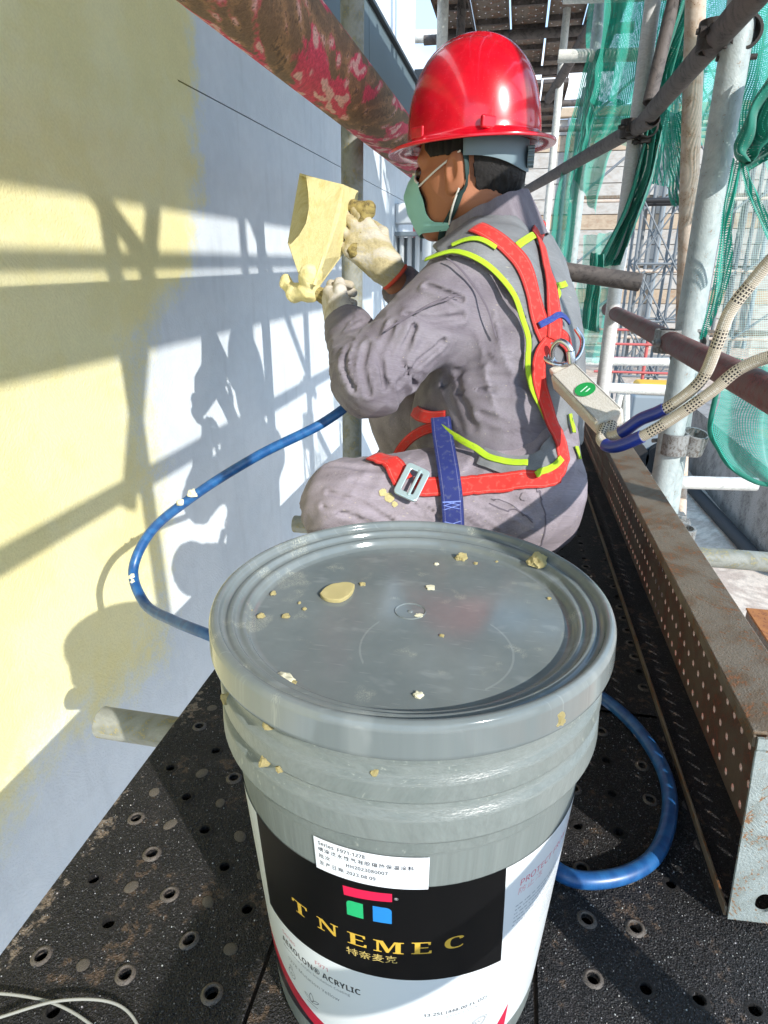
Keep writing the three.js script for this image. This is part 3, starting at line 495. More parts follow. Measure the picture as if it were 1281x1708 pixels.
  // hand-drawn Chinese characters as strokes on a 10 x 10 grid
  const GL = {
    te: ['1,1 1,3', '0,3 4,3', '2,0 2,9.6', '0,6.5 4,5', '5,2 9.4,2', '7.2,0.2 7.2,4', '4.8,4 9.8,4', '4.8,6 9.8,6', '8,4 8,9.4 6.8,9', '5.6,7 6.6,8.2'],
    nai: ['0.6,2 9.4,2', '5,0 4,3 0.6,5.4', '5,1.6 7,4 9.6,5.2', '3,5 7,5', '1.4,6.6 8.6,6.6', '5,6.6 5,9.6 4,9.2', '3,7.6 1.6,9.2', '7,7.6 8.4,9.2'],
    mai: ['1.6,1.2 8.4,1.2', '2,2.8 8,2.8', '0.4,4.4 9.6,4.4', '5,0 5,4.4', '4.4,4.4 2.8,6.4 1,7.4', '3.4,5.8 8,5.8 5.6,8 0.8,9.6', '3.4,6.6 6,8.6 9.4,9.6'],
    ke: ['0.8,1.6 9.2,1.6', '5,0 5,3.2', '2,3.2 8,3.2 8,5.6 2,5.6 2,3.2', '3.8,5.6 3.4,7.8 0.8,9.6', '6.2,5.6 6.2,9 9.4,9 9.6,7.8'],
    sheng: ['2,1 1,3.4', '1.4,2.6 8.8,2.6', '5,0.4 5,9', '1.8,5.6 8.4,5.6', '0.6,9 9.6,9'], chan: ['5,0 5,1.4', '1,2 9,2', '3,3 3.8,4.2', '7,2.8 6,4.2', '1.6,4.6 9,4.6', '2.2,4.6 1.8,7.4 0.4,9.6'],
    ri: ['2,0.8 8,0.8 8,9.4 2,9.4 2,0.8', '2,5 8,5'], qi: ['0.4,2 5.4,2', '1.6,0.4 1.6,7', '4.2,0.4 4.2,7', '1.6,3.6 4.2,3.6', '1.6,5.2 4.2,5.2', '0.2,7 5.6,7', '6.4,1 9.4,1 9.4,9.4', '6.4,1 6.2,7 5.6,9.6', '6.4,4 9.4,4', '6.4,6.4 9.4,6.4'],
    pi: ['0.2,2.4 3.6,2.4', '2,0.2 2,9.4 1,8.8', '0.2,6.4 3.6,5', '5,0.4 5,9 6.6,8', '5,4 7,4', '8,0.4 8,9.2 9.8,9 9.8,7.6', '9.6,3 8,4.4'], ci: ['0.8,2 1.8,3.2', '0.4,8.6 2.8,6', '5,0.4 3.4,4.4', '4.2,2.4 9.4,2.4 8.6,4', '6.4,3.6 5.6,7 3.2,9.6', '6.4,5 7.6,8 9.8,9.6'],
    pen: ['0.4,2.4 2.8,2.4 2.8,7 0.4,7 0.4,2.4', '4,1.4 9.6,1.4', '6.8,0 6.8,3', '4,3.2 9.6,3.2', '4.6,4.4 9,4.4 9,8', '4.6,4.4 4.6,8', '6.8,5.4 6.2,8 4,9.6', '7.4,8 9.6,9.6'],
    tu: ['0.8,1 1.8,2', '0.4,3.6 1.6,4.6', '0.4,9.2 2.2,6', '6,0.2 3,4', '6,0.2 9.8,4', '4.4,4.2 8,4.2', '3.6,6 9.2,6', '6.2,4.2 6.2,9.4 5.2,9', '4.6,7 3.6,8.6', '7.8,7 9,8.6'],
    dan: ['1,1 2,2', '0.6,4 1.6,5', '0.4,9 2.2,6.4', '6.4,0.4 6,3 3.6,4.8', '6.4,2.6 9.2,4.8', '6.4,5 6,7.4 3.4,9.6', '6.4,7 9.4,9.6', '4,1.4 4.8,2.6', '8.8,1 8,2.6'],
    shui: ['5,0.2 5,9.4 4,8.8', '0.8,3 3.8,3 2.8,6 0.6,8.4', '8.8,2 6,4.4', '5.4,3.8 7.2,6.6 9.6,8.6'], xing: ['2,0.2 2,9.6', '0.8,2.4 0.6,4.4', '3,2 3.8,3.4', '5.4,1 4.4,4', '5,2.8 9.4,2.8', '7,0.4 7,9', '5,5.8 9,5.8', '4,9.2 9.8,9.2'],
    qih: ['3,0.2 1.2,3.2', '2.6,1.8 9,1.8', '2.4,3.4 8.4,3.4', '1.4,5 7.6,5 8,9 9.6,9.4 9.8,7.6'], ning: ['0.6,1.4 1.6,2.6', '0.4,8.6 2,5.6', '3,1.6 5.4,1', '3,0.4 3,3.4 5.6,3.4', '2.8,5 5.8,5', '4.2,4 3.2,9.2', '6.4,1.2 9.2,1.2 7.8,2.8', '6.2,4 9.6,4', '8,4 8,8.8', '8,6.4 9.4,6.4', '6.8,6 5.8,9.4 9.8,9.4'],
    jiao: ['0.8,0.8 3.4,0.8 3.4,9.2', '0.8,0.8 0.4,9.4', '0.8,3.6 3.4,3.6', '0.8,6.2 3.4,6.2', '4.6,2 9.8,2', '7.2,0.2 7.2,2', '5.8,3 4.8,5', '8.6,3 9.8,5', '8.6,5 4.6,9.6', '5.8,5.6 9.8,9.6'], ge: ['0.8,0.8 0.8,9.6', '0.8,0.8 3,0.8 2,4 3,6 1,6.8', '4,0.8 9.8,0.8', '5,2.2 9,2.2 9,4 5,4 5,2.2', '4.2,5.4 4.2,9.6', '4.2,5.4 9.6,5.4 9.6,9.4', '5.6,6.4 6.2,7.4', '8.2,6.4 7.6,7.4', '5.4,7.8 8.6,7.8', '7,7.8 7,9.6'],
    re: ['0.4,1.6 4,1.6', '2.2,0.2 2.2,6 1.2,5.6', '0.4,4.8 4,3.6', '5,1.6 8.4,1.6 8.6,5.4 9.8,5.6 9.8,4.4', '6.6,0.2 6.2,4 4.6,6', '5.2,3.2 7.4,4.8', '1,7.6 0.6,9.4', '3.4,7.6 4,9', '6,7.6 6.6,9', '8.6,7.4 9.6,9.2'], bao: ['2.6,0.2 0.4,4', '1.8,2.6 1.8,9.6', '4,0.8 9,0.8 9,3.6 4,3.6 4,0.8', '3,5.4 9.8,5.4', '6.4,3.6 6.4,9.6', '6.2,5.6 3.2,9', '6.8,5.6 9.8,9'],
    wen: ['0.8,1 1.8,2', '0.4,3.8 1.4,4.8', '0.4,9.2 2,6.4', '4,0.6 9,0.6 9,4.4 4,4.4 4,0.6', '4,2.4 9,2.4', '3.4,5.8 9.4,5.8 9.4,9.2', '3.4,5.8 3.4,9.2', '5.4,5.8 5.4,9.2', '7.4,5.8 7.4,9.2', '2.6,9.4 9.9,9.4'], liao: ['0.6,1 1.4,3', '4,0.8 3.2,3', '0.2,4 4.8,4', '2.4,0.2 2.4,9.6', '2.4,4.6 0.4,8', '2.6,4.8 4.6,7', '6,1.4 7.2,2.6', '5.8,4 7,5.2', '5.2,7 9.9,6.2', '8.4,0.2 8.4,9.6'],
    fang: ['0.8,0.8 0.8,9.6', '0.8,0.8 3,0.8 2,4 3,6 1,6.8', '6.8,0 7.2,1.4', '4,2.2 9.8,2.2', '6,2.2 5.6,6 3.8,9.6', '5.8,4.8 9,4.8 8.4,9.2 7,9'], zhi: ['5,0.4 5,9', '5,4.2 8.8,4.2', '2,3.6 2,9', '0.4,9.2 9.6,9.2'], dong: ['0.8,1 1.8,2.4', '0.4,9 2,6', '3.6,1.4 9.6,1.4', '6.4,0 4.4,4 9.4,4', '7,2.6 7,9.4 6,9', '5,6 3.8,8.4', '8.4,6 9.8,8'],
  };
  const glyph = (c2, key, x, y, s, col, lw) => { c2.strokeStyle = col; c2.lineWidth = lw; c2.lineCap = 'round'; c2.lineJoin = 'round'; for (const st of GL[key]) { c2.beginPath(); st.split(' ').forEach((q, i) => { const [a, b] = q.split(',').map(Number); i ? c2.lineTo(x + a * s / 10, y + b * s / 10) : c2.moveTo(x + a * s / 10, y + b * s / 10); }); c2.stroke(); } };
  ['te', 'nai', 'mai', 'ke'].forEach((k, i) => glyph(c, k, ux(-9.4 + i * 4.05), uy(0.1625) - i * 1.5, 43, '#cdb56a', 4));
  // left column text
  text('Series', -39, 0.1195, 6, '# sans-serif', '#c06a72', { rot: 0.03 }); text('F971', -22.5, 0.1205, 6, '# sans-serif', '#c06a72', { rot: 0.03 });
  text('AEROLON® ACRYLIC', -40, 0.1085, 9.2, 'bold # sans-serif', '#17181a', { sx: 0.83, rot: 0.02 });
  text('Waterborne Acrylic Insulation Coating', -40, 0.1025, 3.9, '# sans-serif', '#7b8288', { rot: 0.02 });
  text('1278 Mutation Yellow', -38, 0.0905, 5.2, '# sans-serif', '#6a7076', { sx: 1.05, rot: 0.01 });
  text('13.25L (448.00 FL OZ)', 15, 0.0925, 5, 'bold # sans-serif', '#30343a', { rot: 0.01 }); text('3.5000 US GAL', 22.5, 0.0868, 4.2, '# sans-serif', '#6d7278', { rot: 0.01 });
  // red and navy sweep along the foot
  c.fillStyle = '#c9253f'; c.beginPath(); c.moveTo(ux(-60), uy(0.085)); c.quadraticCurveTo(ux(-40), uy(0.055), ux(-4), uy(0.036)); c.lineTo(ux(-4), H); c.lineTo(ux(-60), H); c.fill();
  c.fillStyle = '#1b1c26'; c.beginPath(); c.moveTo(ux(-60), uy(0.062)); c.quadraticCurveTo(ux(-40), uy(0.042), ux(-22), uy(0.03)); c.lineTo(ux(-22), H); c.lineTo(ux(-60), H); c.fill();
  quad([[41, 0.028], [50, 0.028], [50, 0.06]], '#d0284a');
  c.strokeStyle = '#4a4f54'; c.lineWidth = 3;
  const icon = (az, y, fn) => { c.save(); c.translate(ux(az), uy(y)); c.beginPath(); fn(); c.stroke(); c.restore(); };
  icon(-37, 0.076, () => { c.ellipse(0, 10, 22, 30, 0, 0, 6.3); c.moveTo(-8, -20); c.lineTo(-6, -44); c.lineTo(8, -44); c.lineTo(8, -20); c.moveTo(8, 14); c.arc(0, 14, 8, 0, 6.3); });
  icon(-26.5, 0.07, () => { c.moveTo(0, 34); c.quadraticCurveTo(-20, 0, 0, -30); c.quadraticCurveTo(20, 0, 0, 34); c.quadraticCurveTo(-34, 24, -40, 2); c.quadraticCurveTo(-14, 0, 0, 34); c.quadraticCurveTo(34, 24, 40, 2); c.quadraticCurveTo(14, 0, 0, 34); c.moveTo(-30, 48); c.lineTo(30, 48); });
  icon(-4, 0.062, () => { c.ellipse(0, 20, 34, 30, 0, 0, 6.3); c.moveTo(-10, -8); c.lineTo(-10, -20); c.lineTo(10, -20); c.lineTo(10, -8); c.moveTo(4, -26); c.arc(0, -26, 4, 0, 6.3); });
  icon(36, 0.066, () => { c.moveTo(-34, -20); c.lineTo(0, -32); c.lineTo(34, -20); c.quadraticCurveTo(34, 24, 0, 40); c.quadraticCurveTo(-34, 24, -34, -20); c.moveTo(-26, -14); c.lineTo(0, -24); c.lineTo(26, -14); c.quadraticCurveTo(26, 18, 0, 32); c.quadraticCurveTo(-26, 18, -26, -14); });
  text('VV', 34.2, 0.064, 5, '# sans-serif', '#4a4f54');
  // right column
  text('PROTECT FROM FREEZING', 44, 0.2065, 8.4, '# sans-serif', '#d2566c', { sx: 0.98 });
  ['fang', 'zhi', 'dong'].forEach((k, i) => glyph(c, k, ux(44 + i * 3.9), uy(0.2045), 38, '#dd8a92', 2.4));
  const lineOf = (az, y, n, col) => { let x = ux(az); const r = rngOf(az * 7 + y * 1e5); c.fillStyle = col; for (let k = 0; k < n; k++) { const w = 5 + r() * 16; c.fillRect(x, uy(y) + r() * 1.5, w, 7); x += w + 4 + (r() > 0.8 ? 7 : 0); } };
  for (let k = 0; k < 6; k++) lineOf(44, 0.1865 - k * 0.0042, 32 - (k % 3) * 4, '#a5acb2');
  for (let k = 0; k < 7; k++) lineOf(61, 0.158 - k * 0.0042, 22 - (k % 4) * 3, '#b0b6bc');
  c.strokeStyle = '#9fb6bf'; c.lineWidth = 3; c.beginPath(); c.moveTo(ux(64), uy(0.09)); c.quadraticCurveTo(ux(66), uy(0.11), ux(74), uy(0.118)); c.moveTo(ux(64), uy(0.09)); c.quadraticCurveTo(ux(70), uy(0.1), ux(76), uy(0.1)); c.stroke();
  // outlined box at the far left
  c.strokeStyle = '#5c6268'; c.lineWidth = 3; c.strokeRect(ux(-68), uy(0.215), ux(-52) - ux(-68), uy(0.1) - uy(0.215));
  const lt = new THREE.CanvasTexture(cv); lt.colorSpace = THREE.SRGBColorSpace;
  const wrap = (a0, a1, y0, y1, off, n = 72) => {
    const pos = [], uv = [], idx = [], nor = [];
    for (let i = 0; i <= n; i++) for (const k of [0, 1, 2, 3]) { const v = k / 3, y = lerp(y0, y1, v), a = lerp(a0, a1, i / n) * Math.PI / 180, r = bodyR(y) + off; pos.push(Math.sin(a) * r, y, Math.cos(a) * r); uv.push(i / n, v); nor.push(Math.sin(a), -0.06, Math.cos(a)); }
    for (let i = 0; i < n; i++) for (let k = 0; k < 3; k++) { const a = i * 4 + k; idx.push(a, a + 4, a + 5, a, a + 5, a + 1); }
    const g = new THREE.BufferGeometry(); g.setAttribute('position', new THREE.Float32BufferAttribute(pos, 3)); g.setAttribute('normal', new THREE.Float32BufferAttribute(nor, 3)); g.setAttribute('uv', new THREE.Float32BufferAttribute(uv, 2)); g.setIndex(idx); return g;
  };
  const lb = part('label', wrap(A0, A1, Yb, Yt, 0.0006), phy({ map: lt, roughness: 0.32, clearcoat: 0.35, clearcoatRoughness: 0.2 }), t); lb.userData.label = 'white label with a black gold-lettered panel';
  // batch sticker
  const sv = document.createElement('canvas'); sv.width = 1024; sv.height = 368; const s = sv.getContext('2d');
  s.fillStyle = '#e9edf2'; s.fillRect(0, 0, 1024, 368); s.fillStyle = '#1b1d22';
  const st = (q, x, y, h) => { s.font = 'bold ' + h + 'px monospace'; s.fillText(q, x, y); };
  s.save(); s.transform(1, 0.0, 0, 1, 0, 0);
  s.font = 'bold 54px sans-serif'; s.fillText('Series  F971-1278', 40, 74);
  ['pen', 'tu', 'dan', 'shui', 'xing', 'qih', 'ning', 'jiao', 'ge', 're', 'bao', 'wen', 'tu', 'liao'].forEach((k, i) => glyph(s, k, 40 + i * 62, 100, 48, '#1b1d22', 5.5));
  ['pi', 'ci'].forEach((k, i) => glyph(s, k, 40 + i * 62, 178, 48, '#1b1d22', 5.5));
  s.font = 'bold 54px sans-serif'; s.fillText('HH2023080007', 300, 222);
  ['sheng', 'chan', 'ri', 'qi'].forEach((k, i) => glyph(s, k, 40 + i * 62, 258, 48, '#1b1d22', 5.5)); s.fillText('2023.08.09', 300, 304);
  s.restore();
  const stx = new THREE.CanvasTexture(sv); stx.colorSpace = THREE.SRGBColorSpace;
  const sk = part('batch_sticker', wrap(-17, 14.6, 0.2335, 0.2628, 0.0011, 24), std({ map: stx, roughness: 0.5 }), t); sk.userData.label = 'white batch sticker with black print';
}
// dried coating crumbs on the pail
M.crumb = std({ color: rgb(228, 210, 146), roughness: 0.85, bumpMap: rep(bumpFine, 60, 60), bumpScale: 0.001 });
M.crumbPale = std({ color: rgb(222, 216, 186), roughness: 0.9 });
function crumbGeo(r, flat, seed) {
  const g = new THREE.IcosahedronGeometry(r, 3), p = g.attributes.position;
  for (let i = 0; i < p.count; i++) { const x = p.getX(i), y = p.getY(i), z = p.getZ(i), k = 1 + 0.3 * N3(x / r * 0.8 + seed, y / r * 0.8, z / r * 0.8) + 0.12 * N3(x / r * 1.8, y / r * 1.8 + seed, z / r * 1.8); p.setXYZ(i, x * k, Math.max(-0.2 * r, y * k * flat), z * k); }
  g.computeVertexNormals(); return g;
}
const crumbs = []; // filled with [x, y, z, radius, flatness] in world metres

// ---------------------------------------------------------------- the worker: distance fields in world metres
const Lx = [-0.3, 0, 0.954], Fw = [-0.954, 0, -0.3];
const add = (a, b, k = 1) => [a[0] + b[0] * k, a[1] + b[1] * k, a[2] + b[2] * k];
const sub = (a, b) => [a[0] - b[0], a[1] - b[1], a[2] - b[2]];
const dot = (a, b) => a[0] * b[0] + a[1] * b[1] + a[2] * b[2];
const spine = [[0.005, 0.20, -1.195], [0.008, 0.33, -1.225], [-0.006, 0.45, -1.28], [-0.036, 0.555, -1.33], [-0.035, 0.63, -1.365]];
const spineR = [0.112, 0.102, 0.102, 0.095, 0.06], spineW = [0.07, 0.062, 0.068, 0.08, 0.05];
const LS = [-0.085, 0.562, -1.19], LE = [-0.232, 0.418, -1.045], LW = [-0.312, 0.492, -1.205], LH = [-0.345, 0.515, -1.262];
const RS = [0.01, 0.578, -1.488], RE = [-0.165, 0.462, -1.53], RW = [-0.255, 0.562, -1.408], RH = [-0.296, 0.632, -1.375];
function torsoD(p) {
  let d = 1e9;
  for (let i = 0; i < 4; i++) for (const s of [-1, 1]) d = smin(d, roundCone(p, add(spine[i], Lx, s * spineW[i]), add(spine[i + 1], Lx, s * spineW[i + 1]), spineR[i], spineR[i + 1]), 0.05);
  return d;
}
// pressed creases of the cloth: a groove with a swell beside it along each polyline
const segDist = (p, a, b) => { const bx = b[0] - a[0], by = b[1] - a[1], bz = b[2] - a[2], t = clamp(((p[0] - a[0]) * bx + (p[1] - a[1]) * by + (p[2] - a[2]) * bz) / (bx * bx + by * by + bz * bz)); return Math.hypot(p[0] - a[0] - bx * t, p[1] - a[1] - by * t, p[2] - a[2] - bz * t); };
const creaseOf = (list) => (p) => { let s = 0; for (const [pts, w, A] of list) { const c0 = pts[1]; if (Math.abs(p[0] - c0[0]) > 0.11 || Math.abs(p[1] - c0[1]) > 0.11 || Math.abs(p[2] - c0[2]) > 0.13) continue; let d = 9; for (let i = 0; i < pts.length - 1; i++) d = Math.min(d, segDist(p, pts[i], pts[i + 1])); if (d < w * 6) s += A * (Math.exp(-d * d / (w * w)) - 0.55 * Math.exp(-Math.pow((d - 2.4 * w) / (1.3 * w), 2))); } return clamp(s, -0.004, 0.0062); };
const jacketCrease = creaseOf([
  [[[-0.035, 0.452, -1.088], [-0.073, 0.435, -1.102], [-0.111, 0.399, -1.136], [-0.125, 0.38, -1.16]], 0.0065, 0.0059], [[[-0.028, 0.462, -1.089], [0.005, 0.461, -1.089], [0.037, 0.458, -1.099]], 0.0032, 0.0059], [[[-0.033, 0.444, -1.086], [0.002, 0.436, -1.076], [0.036, 0.428, -1.085]], 0.0036, 0.0059],
  [[[-0.092, 0.425, -1.109], [-0.08, 0.388, -1.091], [-0.056, 0.343, -1.056]], 0.0065, 0.0043], [[[-0.144, 0.564, -1.088], [-0.116, 0.555, -1.085], [-0.089, 0.544, -1.088]], 0.0040, 0.0085], [[[-0.17, 0.522, -1.053], [-0.132, 0.513, -1.059], [-0.086, 0.518, -1.088]], 0.0043, 0.0059],
  [[[-0.192, 0.509, -1.04], [-0.206, 0.467, -0.999], [-0.197, 0.416, -0.995]], 0.0043, 0.0076], [[[-0.229, 0.478, -1.016], [-0.229, 0.446, -0.981], [-0.219, 0.408, -0.981]], 0.0040, 0.0068], [[[-0.264, 0.477, -1.022], [-0.261, 0.448, -0.993], [-0.243, 0.414, -0.98]], 0.0040, 0.0068], [[[-0.158, 0.505, -1.044], [-0.174, 0.457, -1.013], [-0.158, 0.408, -1.051]], 0.0050, 0.0085],
  [[[-0.047, 0.365, -1.059], [0.003, 0.353, -1.043], [0.056, 0.36, -1.057]], 0.0043, 0.0068], [[[-0.087, 0.391, -1.1], [-0.02, 0.405, -1.067], [0.038, 0.401, -1.069]], 0.0043, 0.0068], [[[-0.114, 0.48, -1.067], [-0.147, 0.453, -1.041], [-0.176, 0.419, -1.009]], 0.0043, 0.0076], [[[-0.061, 0.571, -1.11], [-0.033, 0.524, -1.114], [-0.021, 0.479, -1.092]], 0.0022, 0.0026],
  [[[-0.285, 0.5, -1.09], [-0.262, 0.515, -1.12], [-0.28, 0.535, -1.16]], 0.0036, 0.0059], [[[-0.30, 0.45, -1.08], [-0.275, 0.46, -1.11], [-0.27, 0.48, -1.14]], 0.0036, 0.0059], [[[-0.3, 0.47, -1.12], [-0.29, 0.46, -1.15], [-0.28, 0.47, -1.17]], 0.0036, 0.0051],
]);
const trouserCrease = creaseOf([
  [[[-0.272, 0.258, -0.92], [-0.221, 0.247, -0.917], [-0.17, 0.21, -0.931]], 0.0036, 0.0041], [[[-0.236, 0.276, -0.94], [-0.178, 0.266, -0.944], [-0.125, 0.228, -0.952]], 0.0040, 0.0035], [[[-0.13, 0.244, -0.95], [-0.096, 0.209, -0.959]], 0.0029, 0.0031], [[[-0.036, 0.244, -0.983], [0.013, 0.226, -0.985], [0.059, 0.192, -0.988]], 0.0036, 0.0035], [[[-0.058, 0.228, -0.967], [-0.003, 0.183, -0.984]], 0.0032, 0.0035], [[[0.021, 0.255, -0.993], [0.069, 0.248, -0.998], [0.111, 0.261, -1.022]], 0.0029, 0.0020], [[[-0.278, 0.238, -0.91], [-0.229, 0.224, -0.909], [-0.184, 0.198, -0.924]], 0.0036, 0.0041], [[[-0.29, 0.29, -0.97], [-0.23, 0.287, -0.965], [-0.19, 0.29, -0.97]], 0.0043, 0.0031],
]);
// creases: oblique ridges that ring a limb, strongest near its bends
const fold = (p, a, b, freq, tw, seed) => { const ab = sub(b, a), L = Math.hypot(...ab), u = ab.map((v) => v / L), q = sub(p, a), s = dot(q, u), c = [q[0] - u[0] * s, q[1] - u[1] * s, q[2] - u[2] * s]; const n = N3(s * freq + dot(c, [tw, tw * 0.7, -tw]), dot(c, [9, 4, 3]) + seed, dot(c, [2, 7, 8])); return 2 * Math.pow(1 - Math.abs(n), 2.5) - 1; };
const softN = (p, f, s) => N3(p[0] * f + s, p[1] * f, p[2] * f);
function sleeveD(p, S, E, Wr, seed) {
  const up = roundCone(p, S, E, 0.078, 0.060), fo = roundCone(p, E, Wr, 0.060, 0.043);
  let d = smin(up, fo, 0.02);
  if (Math.abs(d) < 0.03) {
    const nearE = Math.exp(-Math.pow(Math.hypot(...sub(p, E)) / 0.1, 2));
    const w = up < fo ? fold(p, S, E, 17, 9, seed) : fold(p, E, Wr, 22, 11, seed + 5);
    d -= 0.0026 * w * (0.25 + nearE) + 0.004 * softN(p, 9, seed) + 0.0008 * softN(p, 30, seed);
  }
  const wd = sub(Wr, E), L = Math.hypot(...wd);
  return smax(d, dot(sub(p, Wr), wd) / L + 0.004, 0.006);
}
function jacketD(p) {
  let d = torsoD(p);
  if (Math.abs(d) < 0.04) d -= 0.0024 * fold(p, [-0.12, 0.50, -1.15], [0.11, 0.40, -1.15], 13, 7, 2) * Math.exp(-Math.pow((p[1] - 0.43) / 0.12, 2)) + 0.005 * softN(p, 9, 3) + 0.001 * softN(p, 26, 4);
  d = smin(d, roundCone(p, [-0.09, 0.31, -1.235], [-0.065, 0.46, -1.29], 0.1, 0.1), 0.05);
  // blouson hem: gathers in at the waist
  d = smax(d, 0.262 + 0.12 * (p[0] - 0.02) - p[1] + 0.007 * softN(p, 14, 9), 0.02);
  d = smin(d, sleeveD(p, LS, LE, LW, 1), 0.03); d = smin(d, sleeveD(p, RS, RE, RW, 8), 0.03);
  if (Math.abs(d) < 0.03) d += jacketCrease(p);
  // neck opening
  return smax(d, -roundCone(p, [-0.05, 0.62, -1.375], [-0.085, 0.74, -1.385], 0.054, 0.07), 0.01);
}
const LHip = [0.025, 0.205, -1.115], LK = [-0.258, 0.212, -0.985], LA = [-0.02, 0.075, -1.04];
const RHip = [0.02, 0.205, -1.28], RK = [-0.215, 0.292, -1.34], RA = [-0.175, 0.085, -1.37];
function trousersD(p) {
  let d = roundCone(p, add(LHip, [0.0, 0, 0]), add(RHip, [0.0, 0, 0]), 0.116, 0.112);
  d = smin(d, roundCone(p, [0.02, 0.28, -1.17], [0.015, 0.28, -1.25], 0.11, 0.11), 0.04);
  const l1 = roundCone(p, LHip, LK, 0.108, 0.078), l2 = roundCone(p, LK, LA, 0.076, 0.058), r1 = roundCone(p, RHip, RK, 0.104, 0.078), r2 = roundCone(p, RK, RA, 0.076, 0.06);
  d = smin(d, smin(l1, l2, 0.02), 0.04); d = smin(d, smin(r1, r2, 0.02), 0.035);
  if (Math.abs(d) < 0.03) {
    const kn = Math.exp(-Math.pow(Math.hypot(...sub(p, LK)) / 0.13, 2)) + Math.exp(-Math.pow(Math.hypot(...sub(p, LHip)) / 0.14, 2)) * 0.8;
    d -= 0.002 * fold(p, LHip, LK, 15, 14, 6) * (0.3 + kn) + 0.003 * softN(p, 8, 12) + 0.0006 * softN(p, 30, 15);
  }
  if (Math.abs(d) < 0.03) d += trouserCrease(p);
  return smax(d, p[1] - 0.36, 0.02);
}
// head frame: f forward, u up, l towards his left ear
const HC = [-0.112, 0.757, -1.392];
const Hf = VV([-0.95, -0.035, -0.30]).normalize(), Hl = new THREE.Vector3().crossVectors(V(0, 1, 0), Hf).normalize(), Hu = new THREE.Vector3().crossVectors(Hf, Hl).normalize();
const hf = Hf.toArray(), hl = Hl.toArray(), hu = Hu.toArray();
const toHead = (p) => { const q = sub(p, HC); return [dot(q, hf), dot(q, hu), dot(q, hl)]; };
const fromHead = (f, u, l) => [HC[0] + hf[0] * f + hu[0] * u + hl[0] * l, HC[1] + hf[1] * f + hu[1] * u + hl[1] * l, HC[2] + hf[2] * f + hu[2] * u + hl[2] * l];
function skullD(q) { return ellipsoid(q, [-0.008, 0.035, 0], [0.1, 0.098, 0.077]); }
function faceD(q) {
  let d = skullD(q); const a = Math.abs(q[2]), m = [q[0], q[1], a];
  d = smin(d, roundCone(m, [0.02, -0.03, 0.03], [0.068, -0.088, 0.012], 0.046, 0.024), 0.03);
  d = smin(d, roundCone(m, [-0.01, -0.045, 0.048], [0.055, -0.09, 0.02], 0.02, 0.018), 0.025);
  d = smin(d, roundCone(m, [0.062, -0.012, 0.036], [0.02, -0.008, 0.058], 0.02, 0.014), 0.02);
  d = smin(d, roundCone(m, [0.086, 0.03, 0.012], [0.07, 0.028, 0.05], 0.012, 0.01), 0.014);
  d = smin(d, roundCone(m, [0.094, 0.014, 0], [0.112, -0.026, 0], 0.008, 0.013), 0.012);
  d = smin(d, roundCone(m, [0.082, -0.056, 0], [0.078, -0.056, 0.016], 0.012, 0.008), 0.008);
  d = smax(d, -ellipsoid(m, [0.098, 0.008, 0.03], [0.016, 0.009, 0.014]), 0.012);
  // ear
  let e = ellipsoid(m, [-0.012, -0.002, 0.083], [0.021, 0.034, 0.009]); e = smax(e, -ellipsoid(m, [-0.006, 0.0, 0.092], [0.010, 0.019, 0.007]), 0.005);
  e = smin(e, ellipsoid(m, [-0.002, -0.03, 0.08], [0.009, 0.01, 0.007]), 0.008);
  d = smin(d, e, 0.006);
  return d;
}
function headD(p) { const q = toHead(p); let d = faceD(q); d = smin(d, roundCone(p, fromHead(-0.035, -0.045, 0), [-0.03, 0.60, -1.355], 0.052, 0.06), 0.025); return d; }
function bodyD(p) {
  let d = headD(p);
  for (let i = 0; i < 3; i++) for (const s of [-1, 1]) d = smin(d, roundCone(p, add(spine[i], Lx, s * spineW[i] * 0.8), add(spine[i + 1], Lx, s * spineW[i + 1] * 0.8), spineR[i] * 0.72, spineR[i + 1] * 0.72), 0.03);
  for (const [S, E, Wr, Hn] of [[LS, LE, LW, LH], [RS, RE, RW, RH]]) { d = smin(d, roundCone(p, S, E, 0.046, 0.036), 0.02); d = smin(d, roundCone(p, E, Wr, 0.036, 0.026), 0.015); d = smin(d, roundCone(p, Wr, lerp3(Wr, Hn, 0.35), 0.022, 0.016), 0.01); }
  for (const [a, b, c] of [[LHip, LK, LA], [RHip, RK, RA]]) { d = smin(d, roundCone(p, a, b, 0.08, 0.052), 0.03); d = smin(d, roundCone(p, b, c, 0.05, 0.036), 0.015); d = smin(d, roundCone(p, c, add(c, [-0.12, -0.035, 0]), 0.034, 0.022), 0.01); }
  return d;
}
// vest: a shell just outside the jacket's torso, open along the sides
const vestEdge = [[0.2, 0.1], [0.3, 0.09], [0.36, 0.068], [0.377, 0.063], [0.41, 0.041], [0.448, 0.03], [0.486, 0.026], [0.514, 0.014], [0.551, -0.005], [0.584, -0.037], [0.605, -0.07], [0.612, -0.13], [0.66, -0.2]];
function edgeX(y) { let i = 0; while (i < vestEdge.length - 2 && vestEdge[i + 1][0] < y) i++; const [a, b] = vestEdge[i], [c, d] = vestEdge[i + 1]; return lerp(b, d, clamp((y - a) / (c - a))); }
function trunkD(p) { let d = torsoD(p); d = smin(d, roundCone(p, LS, LE, 0.078, 0.06), 0.05); d = smin(d, roundCone(p, RS, RE, 0.078, 0.06), 0.05); if (Math.abs(d) < 0.04) d -= 0.005 * softN(p, 9, 3); return d; }
const weave = tex(256, 256, (u, v) => grey(128 + 50 * Math.sin(u * 6.2832 * 64 + Math.sin(v * 6.2832 * 32)) * 0.6 + 50 * Math.sin(v * 6.2832 * 64) * 0.6 + 40 * (rndHash(u * 256 | 0, v * 256 | 0) - 0.5)), false);
